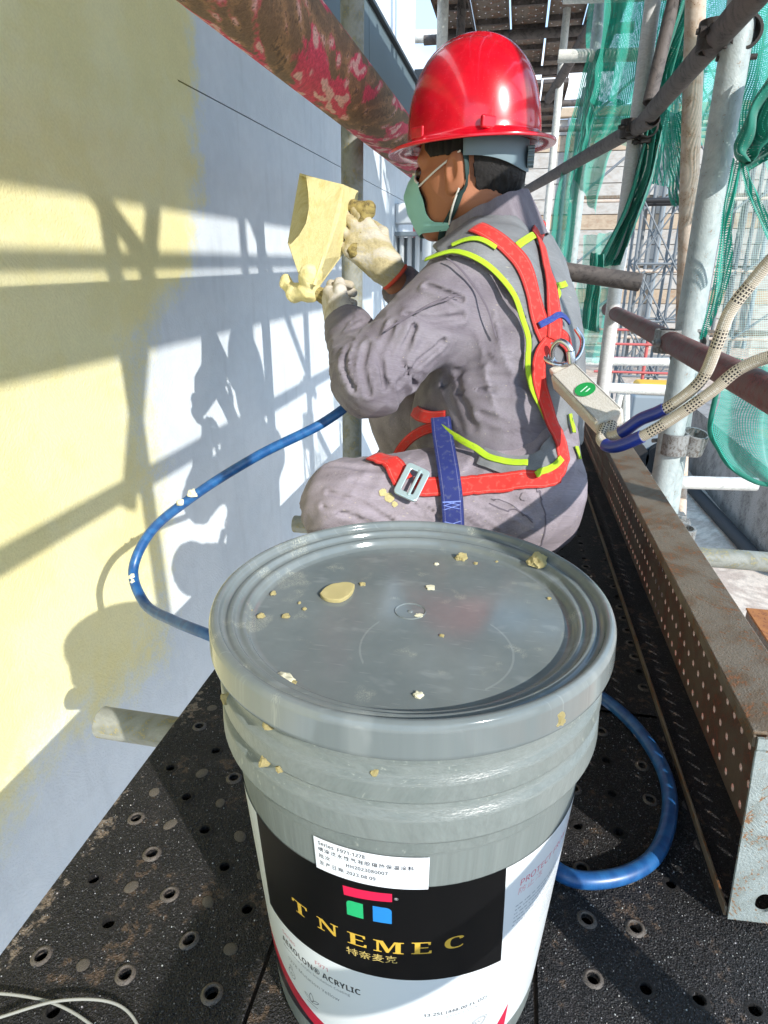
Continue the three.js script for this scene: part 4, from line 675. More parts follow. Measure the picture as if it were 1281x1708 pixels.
const clothTex = (a, b) => { const t = tex(512, 512, (u, v) => { const x = Math.cos(u * 6.2832), y = Math.sin(u * 6.2832), c = Math.cos(v * 6.2832), d = Math.sin(v * 6.2832); const n = N3(x * 2 + c * 2, y * 2, d * 2), f = N3(x * 12, y * 12 + c * 12, d * 12), h = N3(x * 60, y * 60 + c * 60, d * 60); let k = mix(a, b, step(-0.6, 0.6, n + f * 0.4)).map((q) => q * (1 + f * 0.04 + h * 0.07)); const r = rndHash(Math.floor(u * 512), Math.floor(v * 512)); if (r > 0.9985) k = mix(k, [216, 206, 160], 0.7); k = mix(k, k.map((q) => q * 0.8), step(0.5, 0.8, f * 0.7 + n * 0.5) * 0.5); return k; }); t.repeat.set(2, 2); return t; };
const cloth = (a, b, rough = 0.85) => phy({ map: clothTex(a, b), roughness: rough, sheen: 0.25, sheenRoughness: 0.6, sheenColor: new THREE.Color(0.6, 0.6, 0.65), bumpMap: rep(weave, 12, 12), bumpScale: 0.0004 });
M.jacket = cloth([128, 122, 129], [117, 110, 118]);
M.trousers = cloth([146, 137, 144], [132, 123, 129]);
M.vest = phy({ map: clothTex([122, 124, 126], [112, 114, 116]), roughness: 0.6, bumpMap: rep(weave, 20, 20), bumpScale: 0.0003 });
M.skin = phy({ color: rgb(168, 112, 82), roughness: 0.5, specularIntensity: 0.5, bumpMap: rep(bumpFine, 12, 12), bumpScale: 0.0004 });
M.hair = std({ color: rgb(24, 21, 20), roughness: 0.6, bumpMap: rep(bumpFine, 30, 4), bumpScale: 0.002 });
M.glove = phy({ map: clothTex([198, 192, 180], [178, 168, 146]), roughness: 0.95, bumpMap: rep(weave, 9, 9), bumpScale: 0.0009 });
M.gloveDirty = phy({ map: clothTex([192, 186, 170], [178, 166, 128]), roughness: 0.95, bumpMap: rep(weave, 9, 9), bumpScale: 0.0009 });
M.cuff = std({ color: rgb(206, 74, 52), roughness: 0.9 });
M.helmet = phy({ map: tex(1024, 512, (u, v) => { const s1 = fbm(u * 9, v * 150, 2), s2 = fbm(u * 60, v * 6 + 3, 2), d = rndHash(Math.floor(u * 1024), Math.floor(v * 512)), p = fbm(u * 14, v * 9, 3); let c = mix([208, 12, 36], [196, 8, 32], step(-0.3, 0.3, p)); c = mix(c, [222, 70, 84], step(0.42, 0.55, s1) * 0.3 + step(0.45, 0.55, s2) * 0.18); if (d > 0.9975) c = mix(c, [216, 190, 180], 0.55); return c; }), roughness: 0.26, clearcoat: 0.7, clearcoatRoughness: 0.08 });
M.mask = std({ color: rgb(146, 202, 196), roughness: 0.9, bumpMap: rep(weave, 25, 25), bumpScale: 0.0003 });
M.whiteStrap = std({ color: rgb(225, 222, 214), roughness: 0.9 });
M.headBand = std({ color: rgb(104, 124, 132), roughness: 0.5 });
M.darkStrap = std({ color: rgb(38, 62, 60), roughness: 0.8 });
const webbing = (r, g, b) => phy({ map: rep(tex(512, 128, (u, v) => { const her = Math.abs(((u * 40 + Math.abs(v - 0.5) * 9) % 1) - 0.5), n = fbm(u * 6, v * 2, 3), h = rndHash(Math.floor(u * 512), Math.floor(v * 128)); let k = 0.86 + 0.22 * her + 0.05 * (h - 0.5); if (v < 0.05 || v > 0.95) k *= 0.8; let c = [r, g, b].map((q) => q * k); if ((Math.abs(v - 0.14) < 0.018 || Math.abs(v - 0.86) < 0.018) && (u * 60) % 1 < 0.62) c = mix(c, [230, 214, 200], 0.45); return mix(c, [150, 140, 126], step(0.1, 0.55, n) * 0.3); }), 10, 20), roughness: 0.75, bumpMap: rep(weave, 14, 14), bumpScale: 0.0005, sheen: 0.2, sheenColor: new THREE.Color(0.7, 0.7, 0.7) });
M.redWeb = webbing(226, 44, 34); M.blueWeb = webbing(34, 62, 150); M.limeWeb = webbing(186, 226, 24); M.navyWeb = webbing(30, 46, 122);
M.steel = std({ color: rgb(196, 200, 204), roughness: 0.25, metalness: 1 });
M.zinc = std({ color: rgb(186, 208, 208), roughness: 0.35, metalness: 0.6 });
M.boot = std({ color: rgb(34, 32, 31), roughness: 0.6 });

const worker = thing('person', 'worker in red helmet, face mask, grey overalls and red harness crouching at the wall', 'person', null, [0.02, 0.0, -1.2]);
const wpos = worker.position.toArray();
const wpart = (name, geo, mat, parent = worker) => part(name, parent === worker ? geo.translate(-wpos[0], -wpos[1], -wpos[2]) : geo, mat, parent);
{
  const lo = [-0.42, 0.0, -1.66], hi = [0.2, 0.72, -0.86];
  const coarse = nets((p) => smax(bodyD(p), p[1] - 0.66, 0.002), [-0.42, 0.0, -1.66], [0.2, 0.68, -0.86], 0.011);
  const head = nets(headD, [-0.26, 0.60, -1.51], [0.02, 0.89, -1.28], 0.0032, 0.002);
  wpart('body', merge([coarse, head]), M.skin);
  wpart('jacket', nets(jacketD, [-0.42, 0.18, -1.64], [0.2, 0.7, -0.94], 0.0052, 0.003), M.jacket);
  wpart('trousers', nets(trousersD, [-0.38, 0.0, -1.5], [0.2, 0.4, -0.86], 0.0056, 0.003), M.trousers);
  const vestD = (p) => { const left = dot(sub(p, [0.0, p[1], -1.29]), Lx) > 0; let d = trunkD(p) - 0.008; if (left) d = smax(d, edgeX(p[1]) - p[0], 0.004); d = smax(d, 0.285 - 0.35 * (p[0] - 0.1) - p[1], 0.004); d = smax(d, p[0] * 0.6 + p[1] - 0.675 + 0.1 * (p[2] + 1.3), 0.004); return smax(d, -(trunkD(p) + 0.02), 0.002); };
  wpart('vest', nets(vestD, [-0.3, 0.2, -1.64], [0.2, 0.68, -1.0], 0.006, 0.004), M.vest);
  for (const [a, d] of [[LA, [-0.17, -0.04, 0.02]], [RA, [-0.2, -0.045, -0.02]]]) wpart('boot', nets((p) => smax(smin(roundCone(p, add(a, [0.0, 0.03, 0]), add(a, [0.01, -0.03, 0]), 0.05, 0.045), roundCone(p, add(a, [0.0, -0.035, 0]), add(a, d), 0.04, 0.036), 0.03), 0.003 - p[1], 0.002), [a[0] - 0.27, 0, a[2] - 0.1], [a[0] + 0.09, 0.2, a[2] + 0.12], 0.008), M.boot);
  // collar: folded stand collar round the neck
  {
    const rows = [], nn = [], base = VV([-0.045, 0.640, -1.372]), ax = VV([-0.25, 0.95, -0.04]).normalize(), e1 = VV(Fw).addScaledVector(ax, -VV(Fw).dot(ax)).normalize(), e2 = new THREE.Vector3().crossVectors(ax, e1).normalize();
    for (let i = 0; i <= 60; i++) {
      const a = lerp(0.5, 2 * Math.PI - 0.5, i / 60), row = [], nr = [];
      const prof = [[0.070, -0.01], [0.067, 0.03], [0.068, 0.062], [0.072, 0.066], [0.078, 0.045], [0.087, 0.014], [0.094, -0.012]];
      for (const [r, h] of prof) { const k = 1 + 0.22 * Math.max(0, Math.cos(a)), hh = h * (0.75 + 0.35 * (1 - Math.cos(a)) / 2) + 0.002 * N2(a * 2, h * 30); const dir = e1.clone().multiplyScalar(Math.cos(a)).addScaledVector(e2, Math.sin(a)); const p = base.clone().addScaledVector(dir, r * k).addScaledVector(ax, hh); row.push(p.toArray()); nr.push(dir); }
      rows.push(row); nn.push(nr);
    }
    wpart('collar', sheet(rows, nn, 0.0025), M.jacket);
  }
  // hair under the helmet
  const hairD = (p) => { const q = toHead(p); let d = skullD([q[0], q[1], q[2]]) - 0.007; d = smin(d, roundCone(q, [-0.07, -0.01, 0], [-0.062, -0.052, 0], 0.042, 0.03), 0.02); d -= 0.002 * N3(q[0] * 90, q[1] * 12, q[2] * 90); const front = q[0] - 0.052 - 0.4 * Math.max(0, 0.02 - q[1]) * 0, low = -(q[1] + 0.052 + 0.25 * (q[0] + 0.06)); let reg = Math.max(q[0] - 0.062 + Math.max(0, 0.045 - q[1]) * 0.9, -q[1] - 0.062 + 0); const earCut = (q[0] > -0.042 && q[1] < 0.028) ? 0.01 : -0.01; reg = Math.max(reg, earCut); return smax(d, reg, 0.006); };
  wpart('hair', nets(hairD, [-0.25, 0.66, -1.5], [0.02, 0.9, -1.28], 0.0036, 0.002), M.hair);
  for (const s of [-1, 1]) wpart('eye', new THREE.SphereGeometry(0.0115, 16, 12).translate(...fromHead(0.0835, 0.009, s * 0.031)), std({ color: rgb(60, 42, 36), roughness: 0.2 }));
  // helmet
  const helmet = new THREE.Group(); helmet.name = 'helmet'; worker.add(helmet);
  helmet.userData.label = 'glossy red hard hat';
  const HB = fromHead(-0.012, 0.05, 0);
  const hb = (f, u, l) => [HB[0] + hf[0] * f + hu[0] * u + hl[0] * l - wpos[0], HB[1] + hf[1] * f + hu[1] * u + hl[1] * l - wpos[1], HB[2] + hf[2] * f + hu[2] * u + hl[2] * l - wpos[2]];
  const shellGeo = (() => {
    const n = 120, pos = [], idx = [], uv = [], Hh = 0.170;
    const base = (a, k = 0) => { const A = 0.128 + k, B = 0.112 + k; return A * B / Math.hypot(B * Math.cos(a), A * Math.sin(a)); };
    const ext = (a) => 0.014 + 0.026 * Math.pow(Math.max(0, Math.cos(a)), 1.6) + 0.014 * Math.pow(Math.max(0, -Math.cos(a)), 2);
    const rows = [];
    const dome = (t, k) => (a) => { const h = t * Hh, rr = base(a, k) * Math.pow(Math.max(0, 1 - Math.pow(t, 2.7)), 1 / 2.25); const f = Math.cos(a) * rr * (1 - 0.05 * t), l = Math.sin(a) * rr; const ridge = step(0.040, 0.030, Math.abs(l)) * step(0.3, 0.62, t) * 0.006, rib = Math.exp(-Math.pow((Math.abs(l) - 0.05) / 0.006, 2)) * 0.0015 * step(0.45, 0.7, t); return [f * (1 + (ridge + rib) * 2), h + (ridge + rib) * t + k * t, l]; };
    for (const t of [0.9, 0.7, 0.4, 0.1]) rows.push(dome(t, -0.004));
    rows.push((a) => { const r = base(a) - 0.004; return [Math.cos(a) * r, -0.004, Math.sin(a) * r]; });
    const brim = (k, y) => (a) => { const r = base(a) + ext(a) * k; return [Math.cos(a) * r, y - 0.004 * Math.pow(Math.max(0, Math.cos(a)), 2) * k * 0.6 - 0.006 * k, Math.sin(a) * r]; };
    rows.push(brim(0.5, -0.002), brim(0.97, -0.002), brim(1.0, 0), brim(1.0, 0.003), brim(0.96, 0.0045), brim(0.6, 0.0045), brim(0.25, 0.0055), brim(0.06, 0.009));
    for (let k = 0; k <= 26; k++) rows.push(dome(0.07 + 0.93 * Math.sin(k / 26 * Math.PI / 2), 0));
    rows.forEach((fn, i) => { for (let j = 0; j <= n; j++) { const [f, u, l] = fn(j / n * 2 * Math.PI); pos.push(...hb(f, u, l)); uv.push(j / n, i / rows.length); } });
    for (let i = 0; i < rows.length - 1; i++) for (let j = 0; j < n; j++) { const a = i * (n + 1) + j; idx.push(a, a + 1, a + n + 2, a, a + n + 2, a + n + 1); }
    const g = new THREE.BufferGeometry(); g.setAttribute('position', new THREE.Float32BufferAttribute(pos, 3)); g.setAttribute('uv', new THREE.Float32BufferAttribute(uv, 2)); g.setIndex(idx); g.computeVertexNormals();
    // weld seam normals
    const nm = g.attributes.normal; for (let i = 0; i < rows.length; i++) { const a = i * (n + 1), b = a + n; const v = V(nm.getX(a) + nm.getX(b), nm.getY(a) + nm.getY(b), nm.getZ(a) + nm.getZ(b)).normalize(); nm.setXYZ(a, v.x, v.y, v.z); nm.setXYZ(b, v.x, v.y, v.z); }
    return g;
  })();
  part('shell', shellGeo, M.helmet, helmet);
  const hq = new THREE.Quaternion().setFromRotationMatrix(new THREE.Matrix4().makeBasis(Hf, Hu, Hl));
  for (const [f, l, ry] of [[0.072, 0.094, -0.72], [-0.068, 0.098, 0.72], [0.072, -0.094, 0.72], [-0.068, -0.098, -0.72]]) part('slot_boss', rbox(0.034, 0.02, 0.009, 0.0035).rotateY(ry).applyQuaternion(hq).translate(...hb(f * 0.985, 0.016, l * 0.985)), M.helmet, helmet);
  // head band with ratchet at the nape
  const rows = [], nn = []; for (let i = 0; i <= 40; i++) { const a = lerp(1.75, 2 * Math.PI - 1.75, i / 40), row = [], nr = [], low = 0.026 * Math.exp(-Math.pow((a - Math.PI) / 0.75, 2)); for (const h of [0.0, -0.012, -0.028 - low]) { row.push(hb(Math.cos(a) * 0.106 + 0.002, h, Math.sin(a) * 0.09)); nr.push(Hf.clone().multiplyScalar(Math.cos(a)).addScaledVector(Hl, Math.sin(a))); } rows.push(row); nn.push(nr); }
  part('head_band', sheet(rows, nn, 0.003), M.headBand, helmet);
  part('ratchet_knob', merge([new THREE.CylinderGeometry(0.016, 0.017, 0.012, 20).rotateZ(Math.PI / 2), ...[...Array(12)].map((_, k) => rbox(0.012, 0.004, 0.005, 0.001, 0, Math.cos(k / 12 * 6.2832) * 0.0165, Math.sin(k / 12 * 6.2832) * 0.0165))]).applyQuaternion(hq).translate(...hb(-0.114, -0.03, 0)), M.headBand, helmet);
  const strapPath = [fromHead(-0.035, 0.05, 0.083), fromHead(-0.03, 0.0, 0.084), fromHead(-0.012, -0.05, 0.075), fromHead(0.03, -0.1, 0.045), fromHead(0.05, -0.122, 0.012)];
  wpart('chin_strap', band(headD, strapPath, 0.013, 0.003, 0.002, 30, 2), M.darkStrap);
  // mask
  {
    const mD = (q) => smin(faceD(q), ellipsoid(q, [0.066, -0.042, 0], [0.055, 0.056, 0.046]), 0.02) - 0.004;
    const g = [], nr = []; const TT = 28, SS = 24;
    for (let i = 0; i <= TT; i++) { const t = i / TT, row = [], nrow = []; for (let k = 0; k <= SS; k++) { const s = k / SS * 2 - 1, l = s * lerp(0.06, 0.057, t), u = lerp(lerp(0.012, -0.012, s * s), lerp(-0.108, -0.094, s * s), t); let f = 0.2; for (let j = 0; j < 60; j++) { const d = mD([f, u, l]); if (d < 0.0004) break; f -= d * 0.8; } f = Math.max(f, 0.012); const pl = 0.0016 * (1 - Math.abs(((t * 4.2) % 1) * 2 - 1)) * (1 - s * s * s * s); row.push(fromHead(f + pl, u, l)); nrow.push(Hf); } g.push(row); nr.push(nrow); }
    wpart('face_mask', sheet(g, nr, 0.0018), M.mask);
    const top = g[0].map((p, k) => add(p, hf, 0.0022));
    wpart('mask_binding', hoseGeo(top, 0.0022, 60, 8), M.whiteStrap);
    for (const s of [0, SS]) { const sg = s ? 1 : -1; for (const [r, e] of [[2, fromHead(-0.022, 0.03, sg * 0.086)], [TT - 2, fromHead(-0.02, -0.03, sg * 0.086)]]) { const a = g[r][s]; wpart('ear_loop', hoseGeo([a, add(lerp3(a, e, 0.5), hl, sg * 0.006), e], 0.0019, 24, 8), M.whiteStrap); } }
  }
  // gloved hands
  const hand = (Wr, d, w, curls, thumb, seg = 0.9) => {
    const D = VV(d).normalize(), Wv = VV(w).addScaledVector(D, -VV(w).dot(D)).normalize(), Nn = new THREE.Vector3().crossVectors(D, Wv).normalize(); const S = seg;
    const P = (a, b, c) => [Wr[0] + (D.x * a + Wv.x * b + Nn.x * c) * S, Wr[1] + (D.y * a + Wv.y * b + Nn.y * c) * S, Wr[2] + (D.z * a + Wv.z * b + Nn.z * c) * S];
    const bones = [];
    [[0.031, 0.078, 0.036, 0.0098], [0.0105, 0.084, 0.041, 0.0102], [-0.0105, 0.08, 0.038, 0.0098], [-0.0305, 0.07, 0.03, 0.0088]].forEach(([b, kx, len, r], i) => {
      bones.push([P(0.0, b * 0.55, 0), P(kx, b, 0), 0.0185, 0.0125, 1]);
      let a = 0, x = kx, z = 0, prev = P(x, b, z); const L3 = [len, len * 0.72, len * 0.55];
      L3.forEach((L, k) => { a += curls[i][k]; x += Math.cos(a) * L; z += Math.sin(a) * L; const nx = P(x, b * (1 - 0.04 * k), z); bones.push([prev, nx, r * (1 - 0.06 * k), r * (0.94 - 0.06 * k), 0]); prev = nx; });
    });
    const T = thumb; let pr = P(0.018, 0.022, 0.006); for (const [x, y, z, r] of T) { const nx = P(x, y, z); bones.push([pr, nx, r + 0.0015, r, 0]); pr = nx; }
    const f = (p) => { let m = 1e9, fg = 1e9; for (const [a, b, r1, r2, palm] of bones) { const dd = roundCone(p, a, b, r1, r2); if (palm) m = smin(m, dd, 0.016); else fg = smin(fg, dd, 0.0035); } let q = smin(m, fg, 0.005); q = smin(q, roundCone(p, P(-0.03, 0, 0), P(0.015, 0, 0), 0.0315, 0.029), 0.014); if (Math.abs(q) < 0.02) q -= 0.0008 * softN(p, 45, 2) + 0.0004 * softN(p, 120, 5); return smax(q, -(dot(sub(p, P(-0.028, 0, 0)), D.toArray())), 0.004); };
    const lo = [9, 9, 9], hi = [-9, -9, -9]; for (const [a, b] of bones) for (const q of [a, b]) for (let k = 0; k < 3; k++) { lo[k] = Math.min(lo[k], q[k] - 0.045); hi[k] = Math.max(hi[k], q[k] + 0.045); }
    return { geo: nets(f, lo, hi, 0.003, 0.0015), P, D };
  };
  const HL = hand([-0.318, 0.497, -1.217], [-0.60, 0.34, -0.72], [0.1, 0.95, 0.3], [[0.5, 0.9, 0.7], [0.6, 0.95, 0.8], [0.7, 1.0, 0.8], [0.8, 1.0, 0.8]], [[0.05, 0.042, 0.012, 0.0125], [0.082, 0.046, 0.024, 0.011]]);
  wpart('glove', HL.geo, M.glove);
  const HR = hand([-0.272, 0.593, -1.385], [-0.66, 0.68, 0.22], [0.62, 0.72, -0.1], [[0.45, 1.1, 0.9], [0.5, 1.15, 0.9], [0.55, 1.15, 0.9], [0.6, 1.2, 0.9]], [[0.045, 0.04, 0.02, 0.012], [0.07, 0.035, 0.04, 0.011]], 1.04);
  wpart('glove', HR.geo, M.gloveDirty);
  for (const Hd of [HL, HR]) { const c = Hd.P(-0.029, 0, 0), g = new THREE.TorusGeometry(0.0298, 0.0042, 10, 40); g.applyQuaternion(new THREE.Quaternion().setFromUnitVectors(V(0, 0, 1), Hd.D)).translate(...c); wpart('glove_cuff', g, M.cuff); }
}

M.coat = std({ map: rep(tubeTex([228, 216, 158], [220, 206, 144], [204, 188, 118], 0.16, 31), 4, 4), roughness: 0.7, bumpMap: rep(orangePeel, 6, 6), bumpScale: 0.0008 });
M.coatDirty = std({ map: rep(tubeTex([186, 168, 104], [150, 134, 84], [104, 92, 66], 0.3, 33), 8, 8), roughness: 0.9, bumpMap: rep(bumpFine, 20, 20), bumpScale: 0.002 });

// ---------------------------------------------------------------- harness and vest trim, laid on the clothes
{
  M.seam = std({ color: rgb(104, 97, 106), roughness: 0.95 });
  const outerD = (p) => smin(smin(trunkD(p) - 0.008, jacketD(p), 0.01), trousersD(p), 0.012);
  const soft = (p) => smin(trunkD(p) - 0.009, trousersD(p), 0.03);
  const G = (name) => { const g = new THREE.Group(); g.name = name; worker.add(g); return g; };
  const harness = G('harness'); harness.userData.label = 'red and blue webbing safety harness';
  const shift = (g) => g.translate(-wpos[0], -wpos[1], -wpos[2]);
  const strap = (name, pts, w, off, mat, parent = harness, th = 0.0028, n = 44, ac = 4, f = outerD) => part(name, shift(band(f, pts, w, off, th, n, ac)), mat, parent);
  strap('back_strap', [[-0.075, 0.652, -1.165], [-0.056, 0.646, -1.151], [-0.022, 0.624, -1.151], [0.003, 0.602, -1.15], [0.031, 0.55, -1.14], [0.048, 0.509, -1.12], [0.066, 0.478, -1.115]], 0.035, 0.002, M.redWeb);
  strap('back_strap', [[0.02, 0.664, -1.39], [0.03, 0.655, -1.329], [0.038, 0.633, -1.253], [0.05, 0.598, -1.223], [0.063, 0.56, -1.186], [0.069, 0.523, -1.15], [0.071, 0.482, -1.124]], 0.032, 0.0052, M.redWeb);
  const low = [[0.064, 0.48, -1.112], [0.052, 0.463, -1.095], [0.051, 0.422, -1.075], [0.074, 0.371, -1.06], [0.095, 0.321, -1.058], [0.099, 0.289, -1.032], [0.075, 0.275, -1.014], [0.033, 0.273, -1.004], [0.0, 0.266, -0.999], [-0.026, 0.262, -1.0], [-0.06, 0.259, -0.988], [-0.14, 0.264, -0.958]];
  strap('side_strap', low, (t) => lerp(0.024, 0.033, step(0.45, 0.7, t)), 0.005, M.redWeb, harness, 0.0026, 80, 4, soft);
  strap('side_strap', [[0.087, 0.486, -1.138], [0.107, 0.464, -1.163], [0.117, 0.425, -1.167], [0.128, 0.38, -1.19]], 0.028, 0.004, M.redWeb);
  strap('thigh_strap', [[-0.158, 0.272, -0.958], [-0.186, 0.285, -0.985], [-0.218, 0.287, -1.0]], 0.036, 0.005, M.redWeb, harness, 0.003, 20);
  const bl = part('leg_strap', shift(ribbon([[-0.116, 0.345, -1.10], [-0.108, 0.325, -1.062], [-0.096, 0.303, -1.012], [-0.087, 0.283, -0.978], [-0.079, 0.25, -0.958], [-0.073, 0.2, -0.944], [-0.071, 0.16, -0.946]], 0.035, [0.12, 0.25, 1])), M.navyWeb, harness); bl.userData.label = 'navy blue leg strap';
  const st = part('stitching', shift(ribbon([[-0.0785, 0.246, -0.9525], [-0.0738, 0.206, -0.9415]], 0.029, [0.12, 0.25, 1], 0.0005, 12)), std({ color: rgb(120, 140, 210), roughness: 0.9, alphaTest: 0.5, alphaMap: tex(128, 128, (u, v) => { const a = (u * 3.2) % 1, z = Math.abs(a * 2 - 1); return grey(Math.abs(v - 0.08 - 0.84 * z) < 0.07 || Math.abs(v - 0.92 + 0.84 * z) < 0.07 || u < 0.05 || u > 0.95 ? 255 : 0); }, false) }), harness);
  uvScale(st.geometry, 1 / 0.042, 20);
  part('belt_loop', shift(ribbon([[-0.108, 0.345, -1.11], [-0.135, 0.338, -1.13], [-0.158, 0.337, -1.15], [-0.178, 0.335, -1.2]], 0.024, [-0.15, 0.3, 1], 0.003, 20)), M.redWeb, harness);
  part('belt_loop', shift(ribbon([[-0.106, 0.332, -1.09], [-0.135, 0.325, -1.105], [-0.168, 0.303, -1.125], [-0.192, 0.275, -1.14], [-0.205, 0.25, -1.15]], 0.018, [-0.15, 0.3, 1], 0.003, 24)), M.redWeb, harness);
  const bx = strap('cross_strap', [[0.04, 0.504, -1.114], [0.059, 0.513, -1.132], [0.078, 0.52, -1.156], [0.097, 0.507, -1.17]], 0.011, 0.009, M.blueWeb, harness, 0.003, 24, 2); bx.userData.label = 'bright blue cross strap';
  part('dorsal_ring', shift(hoseGeo([[0.046, 0.470, -1.120], [0.052, 0.452, -1.105], [0.078, 0.443, -1.096], [0.106, 0.452, -1.122], [0.114, 0.478, -1.150], [0.102, 0.496, -1.158]], 0.0042, 60, 10)), M.steel, harness);
  // adjuster buckle on the thigh
  const fr = (w, h, r) => { const s = new THREE.Shape(); s.moveTo(-w + r, -h); s.lineTo(w - r, -h); s.quadraticCurveTo(w, -h, w, -h + r); s.lineTo(w, h - r); s.quadraticCurveTo(w, h, w - r, h); s.lineTo(-w + r, h); s.quadraticCurveTo(-w, h, -w, h - r); s.lineTo(-w, -h + r); s.quadraticCurveTo(-w, -h, -w + r, -h); return s; };
  const bs = fr(0.019, 0.029, 0.007); bs.holes.push(fr(0.0115, 0.0215, 0.004));
  const bg = merge([new THREE.ExtrudeGeometry(bs, { depth: 0.003, bevelEnabled: true, bevelSize: 0.0012, bevelThickness: 0.0012, bevelSegments: 2, curveSegments: 6 }), rbox(0.005, 0.05, 0.004, 0.0015, 0.004, 0, 0.004)]);
  const bn = VV(grad(soft, [-0.147, 0.272, -0.955], 0.02)), bu = V(0.35, 0.9, 0).addScaledVector(bn, -V(0.35, 0.9, 0).dot(bn)).normalize(), bw = new THREE.Vector3().crossVectors(bu, bn);
  const bp = onto(soft, [-0.145, 0.269, -0.957], 0.013);
  bg.applyMatrix4(new THREE.Matrix4().makeBasis(bw, bu, bn)).translate(...bp);
  part('buckle', shift(bg), M.zinc, harness);
  // lime edging of the vest
  const edging = G('vest_edging'); edging.userData.label = 'lime yellow reflective edging';
  const E = (pts, w, off = 0.0035, n = 40) => strap('edging_strip', pts, w, off, M.limeWeb, edging, 0.002, n, 2);
  E([[-0.145, 0.59, -1.13], [-0.128, 0.609, -1.121], [-0.107, 0.613, -1.122], [-0.07, 0.605, -1.114], [-0.037, 0.584, -1.115], [-0.005, 0.551, -1.114], [0.014, 0.514, -1.105], [0.026, 0.486, -1.097], [0.03, 0.448, -1.082], [0.041, 0.41, -1.065], [0.063, 0.377, -1.058], [0.085, 0.34, -1.06]], 0.0095, 0.004, 70);
  E([[-0.11, 0.622, -1.137], [-0.092, 0.631, -1.137], [-0.07, 0.634, -1.135], [-0.04, 0.621, -1.136]], 0.009);
  E([[-0.005, 0.625, -1.165], [0.014, 0.638, -1.24], [0.035, 0.646, -1.328]], 0.013);
  E([[0.07, 0.546, -1.19], [0.088, 0.567, -1.26], [0.099, 0.569, -1.32]], 0.012); 
  E([[-0.12, 0.335, -1.1], [-0.091, 0.326, -1.076], [-0.05, 0.312, -1.038], [-0.023, 0.297, -1.025], [0.015, 0.293, -1.021], [0.036, 0.294, -1.022]], 0.011, 0.009);
  E([[0.052, 0.284, -1.005], [0.08, 0.292, -1.026], [0.096, 0.305, -1.041]], 0.011, 0.009);
  E([[0.128, 0.365, -1.12], [0.125, 0.33, -1.115]], 0.012); E([[0.126, 0.31, -1.1], [0.124, 0.285, -1.095]], 0.012);
  const be = strap('vest_side_belt', [[-0.041, 0.300, -1.028], [0.009, 0.293, -1.015], [0.056, 0.302, -1.022], [0.1, 0.335, -1.062]], 0.034, 0.006, M.vest, worker === 0 ? null : edging, 0.002, 30, 4);
  be.userData.label = 'grey side belt of the vest';
  // sewn seams of the jacket and trousers
  for (const pts of [[[-0.116, 0.601, -1.118], [-0.079, 0.574, -1.1], [-0.046, 0.53, -1.1], [-0.028, 0.486, -1.09]], [[-0.2, 0.50, -1.02], [-0.13, 0.535, -1.07], [-0.09, 0.55, -1.09]], [[-0.02, 0.235, -0.985], [0.02, 0.222, -0.985], [0.05, 0.2, -0.988]], [[0.06, 0.26, -1.0], [0.075, 0.2, -1.0], [0.07, 0.15, -1.01]]]) { part('seam', shift(band(outerD, pts, 0.0022, 0.0002, 0.0007, 44, 1)), M.seam, worker); part('stitch_line', shift(band(outerD, pts.map((q) => add(q, [0.0, 0.0045, 0.002])), 0.0011, 0.0001, 0.0006, 60, 1)), M.seam, worker); }
  // dried coating smears and a rear pocket button
  const blob = (name, c, r, mat) => { const n = VV(grad(soft, c, 0.01)), p = onto(outerD, c, 0.001), g = crumbGeo(r, 0.18, c[0] * 40); g.applyQuaternion(new THREE.Quaternion().setFromUnitVectors(V(0, 1, 0), n)).translate(...p); part(name, shift(g), mat, worker); };
  blob('coating_smear', [-0.185, 0.259, -0.934], 0.006, M.coat); blob('coating_smear', [-0.176, 0.250, -0.937], 0.007, M.coat); blob('coating_smear', [-0.168, 0.240, -0.937], 0.0045, M.coat);
  blob('pocket_button', [0.038, 0.248, -0.99], 0.0065, M.trousers);
}

